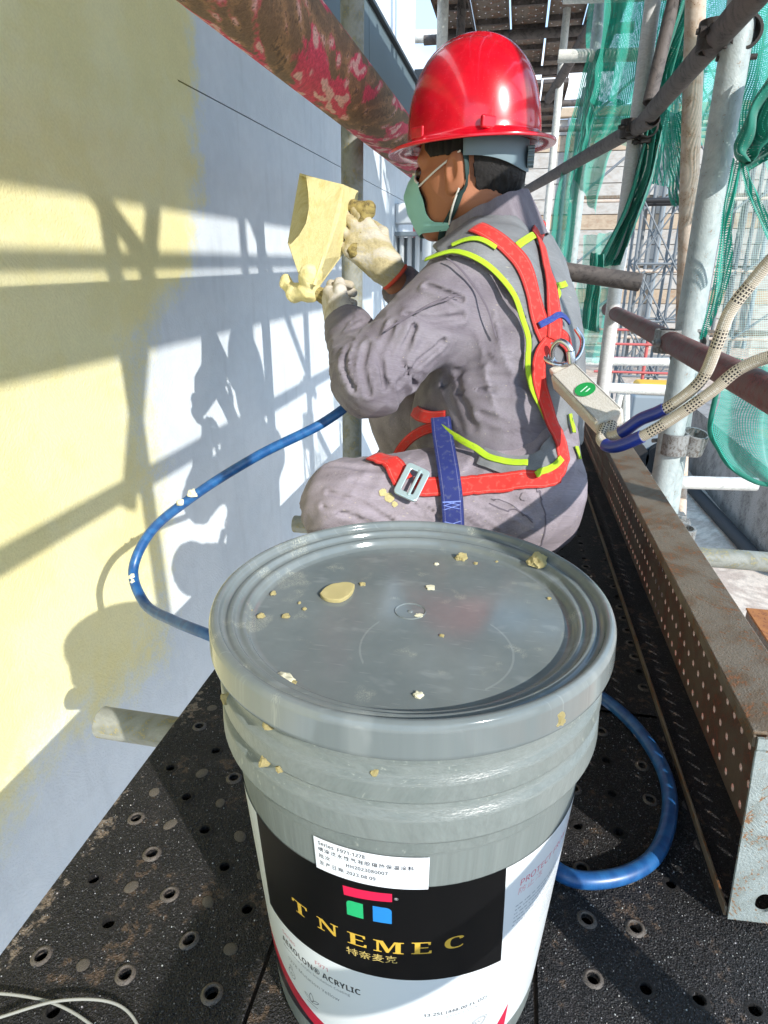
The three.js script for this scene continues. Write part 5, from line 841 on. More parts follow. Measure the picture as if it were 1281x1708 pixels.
// ---------------------------------------------------------------- lanyard with shock pack and rope
{
  const t = thing('safety_lanyard', 'white shock pack and tan twin rope lanyard clipped to the harness ring', 'lanyard', null, [0.08, 0.434, -1.099]);
  const o = [0.08, 0.434, -1.099], sh = (g) => g.translate(-o[0], -o[1], -o[2]);
  const a = VV([0.076, -0.058, 0.139]).normalize(), up = V(-0.25, 0.8, 0.5), n = up.addScaledVector(a, -up.dot(a)).normalize(), w = new THREE.Vector3().crossVectors(n, a).normalize();
  const basis = new THREE.Matrix4().makeBasis(w, n, a), mid = [0.117, 0.404, -1.027];
  const at = (g) => sh(g.applyMatrix4(basis).translate(...mid));
  M.packCloth = phy({ map: clothTex([228, 224, 214], [214, 208, 194]), roughness: 0.6, clearcoat: 0.25, clearcoatRoughness: 0.3, bumpMap: rep(weave, 6, 6), bumpScale: 0.0008 });
  const pack = part('shock_pack', at((() => { const g = new RoundedBoxGeometry(0.046, 0.032, 0.145, 6, 0.007), p = g.attributes.position; for (let i = 0; i < p.count; i++) { const k = 1 + 0.05 * N3(p.getX(i) * 40, p.getY(i) * 40, p.getZ(i) * 22); p.setXYZ(i, p.getX(i) * k, p.getY(i) * (k + 0.06 * Math.cos(p.getZ(i) * 22)), p.getZ(i)); } g.computeVertexNormals(); return g; })()), M.packCloth, t);
  const gs = document.createElement('canvas'); gs.width = gs.height = 128; const g2 = gs.getContext('2d'); g2.fillStyle = '#1f9a4e'; g2.fillRect(0, 0, 128, 128); g2.fillStyle = '#d6efe0'; g2.beginPath(); g2.moveTo(34, 46); g2.lineTo(96, 58); g2.lineTo(90, 66); g2.lineTo(32, 54); g2.fill(); g2.beginPath(); g2.moveTo(40, 76); g2.lineTo(84, 82); g2.lineTo(80, 92); g2.lineTo(52, 88); g2.fill();
  const gt = new THREE.CanvasTexture(gs); gt.colorSpace = THREE.SRGBColorSpace;
  part('inspection_sticker', at(new THREE.CircleGeometry(0.0155, 32).rotateX(-Math.PI / 2).rotateY(0.5).translate(0.001, 0.0176, 0.0)), std({ map: gt, roughness: 0.4 }), t);
  for (const s of [-1, 1]) part('seam', at(rbox(0.002, 0.002, 0.138, 0.0008, s * 0.0185, 0.0156, 0)), std({ color: rgb(150, 146, 140), roughness: 0.8 }), t);
  part('pack_loop', at(rbox(0.03, 0.014, 0.03, 0.004, 0, 0.002, -0.08)), M.packCloth, t);
  part('carabiner', sh(merge([hoseGeo([[0.082, 0.436, -1.096], [0.066, 0.450, -1.105], [0.064, 0.470, -1.100], [0.074, 0.482, -1.092], [0.088, 0.474, -1.087], [0.096, 0.452, -1.085], [0.094, 0.436, -1.088], [0.082, 0.434, -1.094]], 0.0046, 70, 12), rod([0.095, 0.447, -1.086], [0.091, 0.468, -1.0865], 0.0068, 14, false)])), M.steel, t);
  const ropeTex = (() => { const tx = tex(512, 256, (u, v) => {
    const d1 = ((u * 26 + v * 14) % 1 + 1) % 1, d2 = ((u * 26 - v * 14) % 1 + 1) % 1, br = 0.5 + 0.5 * Math.cos(d1 * 6.2832) * Math.cos(d2 * 6.2832);
    let c = mix([164, 152, 132], [222, 214, 198], br); const cell = Math.floor(u * 26 + v * 14), cell2 = Math.floor(u * 26 - v * 14 + 100);
    const grp = (u * 2) % 1; if (grp < 0.42 && (cell + cell2) % 2 === 0 && Math.hypot(d1 - 0.5, d2 - 0.5) < 0.4) c = [36, 36, 44];
    if (grp > 0.42 && grp < 0.85 && (cell - cell2) % 5 === 0) c = mix(c, [228, 226, 220], 0.6);
    return c; }); return tx; })();
  const ropeBump = tex(256, 256, (u, v) => grey(128 + 110 * Math.cos((u * 8 + v * 7) * 6.2832) * Math.cos((u * 8 - v * 7) * 6.2832)), false);
  M.rope = std({ map: rep(ropeTex, 1 / 0.11, 1 / 0.06), roughness: 0.85, bumpMap: rep(ropeBump, 1 / 0.034, 1 / 0.03), bumpScale: 0.0006 });
  const r1 = [[0.150, 0.380, -0.962], [0.147, 0.368, -0.940], [0.160, 0.378, -0.924], [0.178, 0.400, -0.908], [0.203, 0.42, -0.888], [0.235, 0.462, -0.868], [0.243, 0.511, -0.855], [0.248, 0.546, -0.849], [0.262, 0.576, -0.842], [0.284, 0.615, -0.827], [0.33, 0.66, -0.8]];
  const r2 = [[0.140, 0.378, -0.955], [0.134, 0.362, -0.935], [0.146, 0.358, -0.915], [0.173, 0.376, -0.893], [0.206, 0.406, -0.876], [0.246, 0.449, -0.858], [0.272, 0.482, -0.845], [0.305, 0.502, -0.82], [0.36, 0.505, -0.77]];
  part('rope', sh(hoseGeo(r1, 0.0074, 200, 18)), M.rope, t); part('rope', sh(hoseGeo(r2, 0.0074, 200, 18)), M.rope, t);
  M.blueSleeve = phy({ color: rgb(28, 48, 128), roughness: 0.35, clearcoat: 0.4, clearcoatRoughness: 0.2 });
  const sub2 = (pts, i, j) => { const c = curveOf(pts); return [...Array(8)].map((_, k) => c.getPoint(lerp(i, j, k / 7)).toArray()); };
  for (const pts of [r1, r2]) part('shrink_sleeve', sh(hoseGeo(sub2(pts, 0.19, 0.40), 0.009, 40, 18)), M.blueSleeve, t);
}

// ---------------------------------------------------------------- hopper spray gun
const fillPoly = (pts, off) => { // closed prism from a nearly flat loop of points
  const P3 = pts.map(VV), n = new THREE.Vector3(); for (let i = 0; i < P3.length; i++) { const a = P3[i], b = P3[(i + 1) % P3.length]; n.x += (a.y - b.y) * (a.z + b.z); n.y += (a.z - b.z) * (a.x + b.x); n.z += (a.x - b.x) * (a.y + b.y); } n.normalize();
  const e1 = P3[1].clone().sub(P3[0]).normalize(), e2 = new THREE.Vector3().crossVectors(n, e1), q = P3.map((p) => new THREE.Vector2(p.dot(e1), p.dot(e2))), tri = THREE.ShapeUtils.triangulateShape(q, []);
  const pos = [], put = (p) => pos.push(p.x, p.y, p.z), O = n.clone().multiplyScalar(off), up = P3.map((p) => p.clone().add(O)), face = tri.length * 6;
  for (const [a, b, c] of tri) { put(up[a]); put(up[b]); put(up[c]); put(P3[a]); put(P3[c]); put(P3[b]); }
  for (let i = 0; i < P3.length; i++) { const j = (i + 1) % P3.length; put(P3[i]); put(P3[j]); put(up[j]); put(P3[i]); put(up[j]); put(up[i]); }
  const g = new THREE.BufferGeometry(); g.setAttribute('position', new THREE.Float32BufferAttribute(pos, 3)); const uv = []; for (let i = 0; i < pos.length; i += 3) uv.push(pos[i] + pos[i + 2], pos[i + 1]); g.setAttribute('uv', new THREE.Float32BufferAttribute(uv, 2)); g.computeVertexNormals(); const nm = g.attributes.normal; for (let i = 0; i < face; i++) { const k = i % 6 < 3 ? 1 : -1, v = V(nm.getX(i), nm.getY(i), nm.getZ(i)).lerp(n.clone().multiplyScalar(k), 0.8).normalize(); nm.setXYZ(i, v.x, v.y, v.z); } return g;
};
{
  const o = [-0.4, 0.545, -1.27], t = thing('spray_hopper_gun', 'hopper spray gun caked in yellow coating, held up to the wall', 'spray gun', null, o), sh = (g) => g.translate(-o[0], -o[1], -o[2]);
  const near = [[-0.43, 0.762, -1.369], [-0.348, 0.742, -1.346], [-0.352, 0.68, -1.315], [-0.368, 0.606, -1.262], [-0.382, 0.56, -1.245], [-0.414, 0.564, -1.262], [-0.456, 0.632, -1.322], [-0.438, 0.65, -1.331], [-0.423, 0.673, -1.335], [-0.418, 0.7, -1.342], [-0.421, 0.73, -1.352]];
  const far = [[-0.478, 0.78, -1.478], [-0.344, 0.741, -1.456], [-0.345, 0.668, -1.415], [-0.362, 0.612, -1.365], [-0.39, 0.556, -1.295], [-0.424, 0.56, -1.3], [-0.489, 0.639, -1.408]];
  part('hopper_wall', sh(fillPoly(near, 0.004)), M.coat, t); part('hopper_wall', sh(fillPoly(far, 0.004)), M.coat, t);
  const strip = (a, b, c, d) => part('hopper_wall', sh(fillPoly([a, b, c, d], 0.0035)), M.coat, t);
  strip(near[0], far[0], far[1], near[1]); strip(near[1], far[1], far[2], near[2]); strip(near[2], far[2], far[3], near[3]); strip(near[3], far[3], far[4], near[4]); strip(near[5], far[5], far[6], near[6]);
  const lumpy = (f, k) => (p) => { const d = f(p); return Math.abs(d) < 0.02 ? d - k * softN(p, 40, 3) - k * 0.25 * softN(p, 110, 6) : d; };
  const nz = lumpy((p) => { let d = roundCone(p, [-0.398, 0.575, -1.27], [-0.404, 0.546, -1.275], 0.023, 0.017); d = smin(d, roundCone(p, [-0.404, 0.546, -1.275], [-0.436, 0.543, -1.287], 0.016, 0.016), 0.015); d = smin(d, roundCone(p, [-0.436, 0.543, -1.287], [-0.462, 0.559, -1.312], 0.015, 0.012), 0.012); return smin(d, ellipsoid(p, [-0.464, 0.563, -1.315], [0.013, 0.015, 0.013]), 0.008); }, 0.0022);
  part('nozzle', sh(nets(nz, [-0.5, 0.51, -1.36], [-0.35, 0.62, -1.22], 0.0032, 0.002)), M.coat, t);
  part('pistol_grip', sh(nets(lumpy((p) => smin(roundCone(p, [-0.398, 0.55, -1.272], [-0.37, 0.535, -1.285], 0.013, 0.0125), roundCone(p, [-0.37, 0.535, -1.285], [-0.345, 0.5, -1.29], 0.0135, 0.012), 0.01), 0.0015), [-0.44, 0.47, -1.33], [-0.31, 0.6, -1.24], 0.0032, 0.002)), M.coatDirty, t);
  part('side_handle', sh(nets(lumpy((p) => smin(roundCone(p, [-0.338, 0.706, -1.385], [-0.305, 0.70, -1.38], 0.012, 0.013), roundCone(p, [-0.308, 0.70, -1.38], [-0.333, 0.62, -1.36], 0.013, 0.012), 0.012), 0.003), [-0.37, 0.58, -1.42], [-0.26, 0.75, -1.31], 0.0032, 0.002)), M.coatDirty, t);
}
// air hose
M.hose = phy({ map: (() => { const t = tex(512, 64, (u, v) => { const x = Math.cos(u * 6.2832) * 3, y = Math.sin(u * 6.2832) * 3, n = N3(x, y, v * 2), f = N3(x * 8, y * 8, v * 6); return mix([30, 82, 138], [40, 98, 154], step(-0.5, 0.5, n)).map((q) => q * (1 + f * 0.05)); }); t.repeat.set(3, 20); return t; })(), roughness: 0.38, clearcoat: 0.25, clearcoatRoughness: 0.3 });
{
  const t = thing('air_hose', 'blue rubber air hose looping from the spray gun round the pail', 'hose', null, [0.164, 0.0, -0.81]);
  const sh = (g) => g.translate(-0.164, 0, 0.81);
  const pts = [[-0.345, 0.505, -1.289], [-0.33, 0.49, -1.292], [-0.303, 0.500, -1.278], [-0.268, 0.478, -1.245], [-0.252, 0.43, -1.185], [-0.272, 0.375, -1.12], [-0.318, 0.337, -1.072], [-0.432, 0.280, -1.024], [-0.546, 0.208, -0.983], [-0.621, 0.144, -0.954], [-0.640, 0.087, -0.917], [-0.595, 0.052, -0.868], [-0.508, 0.060, -0.811], [-0.417, 0.07, -0.765], [-0.34, 0.045, -0.76], [-0.25, 0.011, -0.79], [-0.12, 0.0095, -0.845], [0.03, 0.0095, -0.865], [0.11, 0.0095, -0.85], [0.164, 0.0095, -0.81], [0.202, 0.0095, -0.752], [0.222, 0.0095, -0.673], [0.214, 0.0095, -0.605], [0.182, 0.0095, -0.539], [0.135, 0.0095, -0.507], [0.093, 0.0095, -0.502], [0.05, 0.0095, -0.54], [-0.03, 0.0095, -0.6], [-0.12, 0.0095, -0.63], [-0.17, 0.0095, -0.7], [-0.12, 0.0095, -0.77], [-0.02, 0.0095, -0.79]];
  part('tube', sh(hoseGeo(pts, 0.0088, 420, 16)), M.hose, t);
  const c = curveOf(pts); for (const [f, r] of [[0.262, 0.010], [0.274, 0.0085], [0.345, 0.006], [0.349, 0.005]]) { const p = c.getPointAt(f * 0.9), g = crumbGeo(r, 0.9, f * 60); g.translate(p.x, p.y + 0.004, p.z + 0.0045); part('coating_splash', sh(g), M.crumbPale, t); }
  part('coupling', sh(rod([-0.342, 0.507, -1.289], [-0.325, 0.487, -1.2915], 0.0115, 18, false)), M.steel, t);
}
// loose tie wires in the corner of the plank
M.wire = std({ color: rgb(150, 150, 142), roughness: 0.6 });
single('tie_wire', hoseGeo([[-0.425, 0.004, -0.285], [-0.405, 0.006, -0.29], [-0.355, 0.005, -0.294], [-0.316, 0.004, -0.288], [-0.29, 0.003, -0.278], [-0.26, 0.003, -0.25]], 0.0013, 60, 8), M.wire, 'thin grey tie wire curving straight across the plank corner', 'wire');
single('tie_wire', hoseGeo([[-0.415, 0.004, -0.262], [-0.39, 0.005, -0.273], [-0.344, 0.009, -0.294], [-0.303, 0.007, -0.303], [-0.282, 0.005, -0.3], [-0.264, 0.003, -0.288], [-0.25, 0.003, -0.26]], 0.0013, 60, 8), M.wire, 'thin grey tie wire arching over the other wire on the plank', 'wire');

// crumbs of coating on the pail
crumbs.push([-0.1069, 0.3545, -0.45, 0.003, 0.8], [-0.1732, 0.3545, -0.4211, 0.003, 0.8], [-0.1701, 0.3545, -0.3864, 0.0035, 0.8], [-0.1825, 0.3555, -0.3912, 0.005, 0.4], [-0.1513, 0.3545, -0.3896, 0.0035, 0.6], [-0.1415, 0.3545, -0.4028, 0.0022, 0.8], [-0.0187, 0.3545, -0.5077, 0.002, 0.8], [-0.1199, 0.3545, -0.3144, 0.0025, 0.5], [-0.0348, 0.3545, -0.3859, 0.002, 1], [0.0417, 0.3545, -0.4561, 0.002, 0.8], [-0.0008, 0.3545, -0.5146, 0.0015, 0.8], [-0.1482, 0.3545, -0.4112, 0.0016, 0.8]);
crumbs.forEach(([x, y, z, r, f], i) => { single('coating_crumb', crumbGeo(r * 0.85, f * 0.8, i * 3.3), M.crumb, 'tiny yellow crumb of dried coating lying on the pail lid', 'crumb', 'crumbs on the pail lid').position.set(x, y + 0.2 * r, z); });
[[-0.0417, 0.3545, -0.3173, 0.003, 0.5], [-0.0518, 0.3545, -0.4552, 0.004, 0.2], [-0.0546, 0.3545, -0.4102, 0.003, 0.2], [-0.0523, 0.3545, -0.4997, 0.002, 0.5], [-0.0503, 0.3545, -0.5388, 0.003, 0.3]].forEach(([x, y, z, r, f], i) => { single('plaster_fleck', crumbGeo(r, f, 50 + i * 2.1), M.crumbPale, 'pale flat fleck of dried coating on the pail lid', 'fleck', 'flecks on the pail lid').position.set(x, y + 0.2 * r, z); });
{
  const s = new THREE.Shape(); s.moveTo(-0.0125, -0.003); s.quadraticCurveTo(-0.009, -0.0095, 0.002, -0.009); s.quadraticCurveTo(0.012, -0.006, 0.0135, 0.0045); s.quadraticCurveTo(0.009, 0.0085, 0.001, 0.0062); s.quadraticCurveTo(-0.008, 0.006, -0.0125, -0.003);
  const g = new THREE.ExtrudeGeometry(s, { depth: 0.0022, bevelEnabled: true, bevelSize: 0.0006, bevelThickness: 0.0006, bevelSegments: 2 }).rotateX(-Math.PI / 2).scale(1, 1, 1.7).rotateY(0.25);
  single('coating_flake', g, M.crumb, 'leaf-shaped yellow flake of dried coating on the pail lid', 'flake').position.set(-0.1238, 0.3552, -0.4325);
  single('coating_lump', crumbGeo(0.005, 0.8, 7), M.crumb, 'small yellow lump at the far side of the lid disc', 'lump').position.set(-0.0316, 0.3555, -0.5153);
  single('coating_lump', crumbGeo(0.0078, 0.9, 9), M.crumb, 'knobbly yellow lump stuck in the far rim groove of the lid', 'lump').position.set(0.0335, 0.364, -0.5013);
  single('coating_lump', crumbGeo(0.0085, 0.35, 12), M.crumbPale, 'flattened pale lump near the front left of the lid disc', 'lump').position.set(-0.1285, 0.356, -0.3127);
  const side = [[0.0392, 0.3528, -0.3147, 0.0075, 'yellow drip stuck under the lid edge above the text side of the label'], [-0.1736, 0.3217, -0.3304, 0.006, 'yellow drip on the pail neck toward the wall'], [-0.1282, 0.3412, -0.2894, 0.0045, 'yellow smear right under the lid skirt'], [-0.1335, 0.3096, -0.2917, 0.0045, 'yellow bead on the lower neck ring of the pail'], [-0.1214, 0.3121, -0.2855, 0.003, 'smaller yellow bead beside the bead on the neck ring'], [-0.0603, 0.3286, -0.2775, 0.003, 'yellow speck between the two neck rings of the pail'], [-0.0913, 0.2984, -0.2781, 0.002, 'yellow speck low on the pail neck']];
  side.forEach(([x, y, z, r, l], i) => single('coating_drip', crumbGeo(r * 0.8, 1.3, 80 + i), M.crumb, l, 'drip').position.set(x, y, z));
}

// ---------------------------------------------------------------- green debris netting
const netMat = (r, g, b, w) => { const a = rep(tex(64, 64, (u, v) => grey(Math.min(Math.abs(u - 0.5), Math.abs(v - 0.5)) < w ? 255 : 0), false), 1 / 0.004, 1 / 0.004); return phy({ color: rgb(r, g, b), roughness: 0.8, transmission: 0.3, thickness: 0, side: THREE.DoubleSide, transparent: true, alphaMap: a }); };
M.net = netMat(14, 156, 134, 0.25); M.netDense = netMat(4, 124, 104, 0.4); M.netThin = netMat(20, 168, 146, 0.16); M.netPale = netMat(190, 216, 208, 0.1);
function curtain(Lp, Rp, mat, label, folds, amp, seed, rows = 36, cols = 48) {
  const cl = curveOf(Lp), cr = curveOf(Rp), pos = [], uv = [], idx = [];
  for (let i = 0; i <= rows; i++) { const a = cl.getPoint(i / rows), b = cr.getPoint(i / rows); for (let k = 0; k <= cols; k++) { const s = k / cols, ph = s * folds * 6.2832 + seed + 0.6 * Math.sin(i / rows * 4 + seed); const p = a.clone().lerp(b, s); p.z += amp * Math.sin(ph) + amp * 0.5 * N2(s * 3 + seed, i / rows * 2); p.x += amp * 0.2 * Math.cos(ph * 1.3) + amp * 0.3 * N2(s * 1.5 + seed + 7, i / rows * 2.5); p.y += amp * 0.25 * N2(s * 3 + seed, 3); pos.push(p.x, p.y, p.z); uv.push(s * a.distanceTo(b), i / rows * cl.getLength()); } }
  for (let i = 0; i < rows; i++) for (let k = 0; k < cols; k++) { const q = i * (cols + 1) + k; idx.push(q, q + 1, q + cols + 2, q, q + cols + 2, q + cols + 1); }
  const g = new THREE.BufferGeometry(); g.setAttribute('position', new THREE.Float32BufferAttribute(pos, 3)); g.setAttribute('uv', new THREE.Float32BufferAttribute(uv, 2)); g.setIndex(idx); g.computeVertexNormals();
  return single('debris_net', g, mat, label, 'net');
}
curtain([[0.225, 1.42, -3.3], [0.18, 1.178, -3.3], [0.145, 0.946, -3.3], [0.12, 0.698, -3.3]], [[0.29, 1.436, -3.3], [0.265, 1.176, -3.3], [0.245, 0.945, -3.3], [0.235, 0.595, -3.3]], M.net, 'narrow translucent green net strip nearest the red helmet', 2, 0.02, 1);
curtain([[0.276, 1.75, -3.25], [0.262, 1.424, -3.25], [0.248, 1.233, -3.25]], [[0.528, 1.75, -3.25], [0.509, 1.411, -3.25], [0.468, 1.208, -3.25]], M.net, 'broad green net sheet hung over two white cross tubes', 3, 0.03, 2);
curtain([[0.261, 1.25, -3.28], [0.241, 1.105, -3.28], [0.215, 0.943, -3.28]], [[0.472, 1.22, -3.28], [0.36, 1.061, -3.28], [0.32, 0.80, -3.28]], M.net, 'torn lower corner of the broad green net', 2, 0.03, 3);
curtain([[0.403, 1.5, -2.47], [0.403, 1.337, -2.47], [0.365, 1.103, -2.47], [0.357, 0.938, -2.47], [0.329, 0.764, -2.47], [0.249, 0.586, -2.47]], [[0.482, 1.5, -2.47], [0.482, 1.332, -2.47], [0.449, 1.177, -2.47], [0.416, 0.937, -2.47], [0.399, 0.798, -2.47], [0.351, 0.596, -2.47]], M.netDense, 'long gathered dark green net hanging along the white rusty post', 3, 0.025, 4);
curtain([[0.367, 1.009, -2.25], [0.395, 0.909, -2.25], [0.419, 0.83, -2.25], [0.435, 0.762, -2.25]], [[0.447, 0.998, -2.25], [0.465, 0.907, -2.25], [0.475, 0.828, -2.25], [0.473, 0.756, -2.25]], M.net, 'small green net scrap dangling before the peach pole', 2, 0.018, 5);
curtain([[0.4, 0.95, -1.5], [0.378, 0.862, -1.5], [0.365, 0.806, -1.5], [0.385, 0.772, -1.5]].map((p) => [p[0] + 0.03, p[1] + 0.01, p[2]]), [[0.56, 1.02, -1.5], [0.53, 0.9, -1.5], [0.50, 0.82, -1.5], [0.42, 0.77, -1.5]], M.netDense, 'bunched green net knotted to the thick pale post', 3, 0.028, 6);
curtain([[0.392, 0.787, -1.5], [0.389, 0.692, -1.5], [0.396, 0.554, -1.5], [0.388, 0.447, -1.5]], [[0.405, 0.78, -1.5], [0.407, 0.692, -1.5], [0.425, 0.565, -1.5], [0.40, 0.453, -1.5]], M.net, 'thin green net tail hanging straight below the knot', 1, 0.008, 7);
curtain([[0.40, 0.786, -1.5], [0.436, 0.71, -1.5], [0.5, 0.615, -1.5]], [[0.406, 0.79, -1.5], [0.45, 0.718, -1.5], [0.51, 0.638, -1.5]], M.net, 'thin green net tail slanting away from the knot', 1, 0.006, 8);
curtain([[0.477, 0.394, -1.6], [0.473, 0.311, -1.6], [0.475, 0.226, -1.6], [0.529, 0.147, -1.6], [0.6, 0.106, -1.6]], [[0.66, 0.41, -1.62], [0.67, 0.317, -1.64], [0.69, 0.234, -1.66], [0.7, 0.148, -1.66], [0.71, 0.09, -1.66]], M.netThin, 'drooping translucent green net over the sandy ground', 2, 0.02, 9);
single('net_hem', hoseGeo([[0.477, 0.394, -1.595], [0.47, 0.311, -1.595], [0.473, 0.226, -1.595], [0.5, 0.185, -1.6], [0.529, 0.147, -1.6], [0.6, 0.106, -1.605], [0.71, 0.085, -1.655]], 0.006, 60, 10), M.netDense, 'rolled green hem rope of the drooping net', 'rope');
curtain([[0.20, 2.0, -3.7], [0.22, 1.6, -3.7], [0.25, 1.32, -3.7], [0.27, 1.15, -3.7]], [[1.35, 2.0, -3.7], [1.33, 1.6, -3.7], [1.3, 1.3, -3.7], [1.26, 1.1, -3.7]], M.netThin, 'broad far green net screen under the open sky', 6, 0.05, 15, 36, 90);
curtain([[0.30, 0.72, -3.5], [0.29, 0.4, -3.5], [0.28, 0.1, -3.5]], [[0.46, 0.74, -3.5], [0.47, 0.4, -3.5], [0.44, 0.12, -3.5]], M.netThin, 'thin green net strip low behind the transom stub', 2, 0.03, 16);
curtain([[0.40, 1.45, -2.62], [0.42, 1.2, -2.62], [0.43, 1.0, -2.62], [0.43, 0.86, -2.62]], [[0.64, 1.45, -2.62], [0.62, 1.2, -2.62], [0.56, 1.0, -2.62], [0.50, 0.84, -2.62]], M.netThin, 'wide thin green net sheet behind the leaning peach pole', 3, 0.03, 12);
curtain([[0.50, 1.35, -1.95], [0.49, 1.1, -1.95], [0.5, 0.9, -1.95]], [[0.95, 1.35, -1.95], [0.95, 1.1, -1.95], [0.95, 0.86, -1.95]], M.net, 'green net sheet hung outside the thick pale post', 3, 0.03, 13);
curtain([[0.46, 0.80, -1.56], [0.49, 0.72, -1.56], [0.53, 0.6, -1.56], [0.56, 0.42, -1.56]], [[0.60, 0.80, -1.58], [0.62, 0.7, -1.58], [0.66, 0.6, -1.58], [0.68, 0.40, -1.58]], M.netThin, 'thin green net panel hanging right behind the rope', 2, 0.015, 14);
curtain([[0.223, 0.632, -2.3], [0.222, 0.523, -2.3], [0.217, 0.399, -2.3]], [[0.27, 0.623, -2.3], [0.269, 0.523, -2.3], [0.281, 0.381, -2.3]], M.netDense, 'short dark green net scrap beside the vest', 2, 0.012, 10);
curtain([[0.424, 0.8, -1.68], [0.444, 0.647, -1.68], [0.485, 0.387, -1.68]], [[0.62, 0.81, -1.7], [0.65, 0.646, -1.72], [0.70, 0.391, -1.74]], M.netPale, 'faded whitish fine net stretched behind the rope', 1, 0.01, 11);

// ---------------------------------------------------------------- beyond the scaffold
M.farWhite = std({ map: rep(tubeTex([178, 172, 164], [164, 158, 150], [160, 136, 112], 0.22, 71), 0.3, 0.6), roughness: 0.7 }); M.farCream = std({ map: rep(tubeTex([176, 156, 132], [162, 142, 120], [150, 116, 88], 0.25, 73), 0.3, 0.6), roughness: 0.7 }); M.concrete = std({ map: rep(tubeTex([150, 142, 134], [132, 124, 116], [104, 96, 90], 0.3, 41), 0.4, 0.4), roughness: 0.95 });
M.lattice = std({ color: rgb(112, 116, 118), roughness: 0.6 }); M.redPaint = std({ color: rgb(186, 92, 88), roughness: 0.6 }); M.yellowPaint = std({ color: rgb(226, 170, 44), roughness: 0.55 }); M.black = std({ color: rgb(34, 33, 34), roughness: 0.7 });
M.equip = std({ color: rgb(214, 218, 220), roughness: 0.45 }); M.equipGrey = std({ color: rgb(130, 140, 146), roughness: 0.5 });
{
  const t = thing('white_shed', 'long white boarded shed behind the steel lattice tower', 'shed', null, [5, GY, -25]);
  for (let k = 0; k < 15; k++) part('siding_board', rbox(16, 0.46, 0.08, 0.01, 0, 0.25 + k * 0.48, 0.02 * (k % 2)), k % 5 === 3 ? M.farCream : M.farWhite, t);
  part('core', box(15.8, 7.2, 4, 0, 3.6, -2.1), M.concrete, t); part('gutter', rbox(16.2, 0.28, 0.3, 0.05, 0, 7.36, 0.1), M.farCream, t); for (let k = 0; k < 5; k++) part('downpipe', rod([-7 + k * 3.3, 0, 0.2], [-7 + k * 3.3, 7.2, 0.2], 0.07, 10, false), M.equipGrey, t);
}
{
  const t = thing('lattice_tower', 'grey steel lattice tower of crossed braces beyond the netting', 'tower', null, [2.5, GY, -12]);
  const xs = [-0.6, 0, 0.62], zs = [0, -0.62], ys = [0, 0.93, 1.86, 2.78, 3.73, 4.7, 5.6];
  for (const z of zs) for (const x of xs) part('leg', rod([x, 0, z], [x, 5.7, z], 0.026, 8, false), M.lattice, t);
  for (const z of zs) for (let i = 0; i < ys.length; i++) { part('rail', rod([-0.6, ys[i], z + 0.03], [0.62, ys[i], z + 0.03], i === 4 ? 0.04 : 0.02, 8, false), i === 4 ? M.black : M.lattice, t); if (i < ys.length - 1) for (let k = 0; k < 2; k++) { part('brace', rod([xs[k], ys[i], z + 0.045], [xs[k + 1], ys[i + 1], z + 0.045], 0.014, 6, false), M.lattice, t); part('brace', rod([xs[k + 1], ys[i], z + 0.06], [xs[k], ys[i + 1], z + 0.06], 0.014, 6, false), M.lattice, t); } }
}
{
  const t = thing('lattice_mast', 'thin white lattice mast against the blue sky', 'mast', null, [8.6, 0, -28]); t.scale.setScalar(3.2);
  for (const [x, z] of [[-0.2, 0], [0.2, 0], [0.2, -0.4], [-0.2, -0.4]]) part('leg', rod([x, -0.6875, z], [x, 4.6, z], 0.016, 8, false), M.farWhite, t);
  for (let k = 0; k < 10; k++) { const y = k * 0.42; part('brace', rod([-0.2, y, 0.02], [0.2, y + 0.42, 0.02], 0.011, 6, false), M.farWhite, t); part('brace', rod([0.2, y, 0.04], [-0.2, y + 0.42, 0.04], 0.011, 6, false), M.farWhite, t); part('rail', rod([-0.2, y, 0.05], [0.2, y, 0.05], 0.011, 6, false), M.lattice, t); }
}
{
  const t = thing('red_guard_rail', 'red painted guard rails beyond the mid rail', 'rail', null, [1.9, GY, -10]);
  for (const x of [-0.55, 0, 0.55]) part('post', rod([x, 0, 0], [x, 2.0, 0], 0.025, 8, false), M.redPaint, t);
  for (const y of [1.3, 1.5, 1.7, 1.9]) part('rail', rod([-0.7, y, 0.04], [0.7, y, 0.04], 0.018, 8, false), M.redPaint, t);
}
{
  const t = thing('yellow_machine', 'small yellow machine with black wheels below the red rails', 'machine', null, [1.95, GY, -9.4]);
  part('hood', rbox(0.5, 0.14, 0.4, 0.06, 0, 1.2, 0), M.yellowPaint, t); part('chassis', rbox(0.56, 0.9, 0.4, 0.04, 0, 0.66, 0), M.equipGrey, t);
  for (const s of [-1, 1]) part('wheel', new THREE.CylinderGeometry(0.24, 0.24, 0.12, 24).rotateX(Math.PI / 2).translate(s * 0.22, 0.241, 0.26), M.black, t);
}
tube([0.6, -0.22, -6], [1.6, -0.2, -6], 0.035, M.whiteTube, 'upper white pipe crossing below the mid rail', 'white_pipe');
tube([0.6, -0.445, -6], [1.6, -0.45, -6], 0.045, M.whiteTube, 'lower white pipe crossing below the mid rail', 'white_pipe');
{
  const t = thing('pipe_stand', 'white tripod stand under the lower white pipe', 'stand', null, [1.0, GY, -6]);
  for (const [x, z] of [[-0.22, 0.1], [0.22, 0.1], [0, -0.2]]) part('leg', rod([x, 0, z], [x * 0.12, 1.7, z * 0.12], 0.03, 10, false), M.whiteTube, t);
}
single('concrete_wall', box(0.4, 0.86, 5.2, 0.2, 0.43, 0), M.concrete, 'low brown-grey concrete wall on the sandy ground', 'wall').position.set(2.62, GY, -8.6);
M.concrete.bumpMap = rep(bumpFine, 1, 1); M.concrete.bumpScale = 0.006;
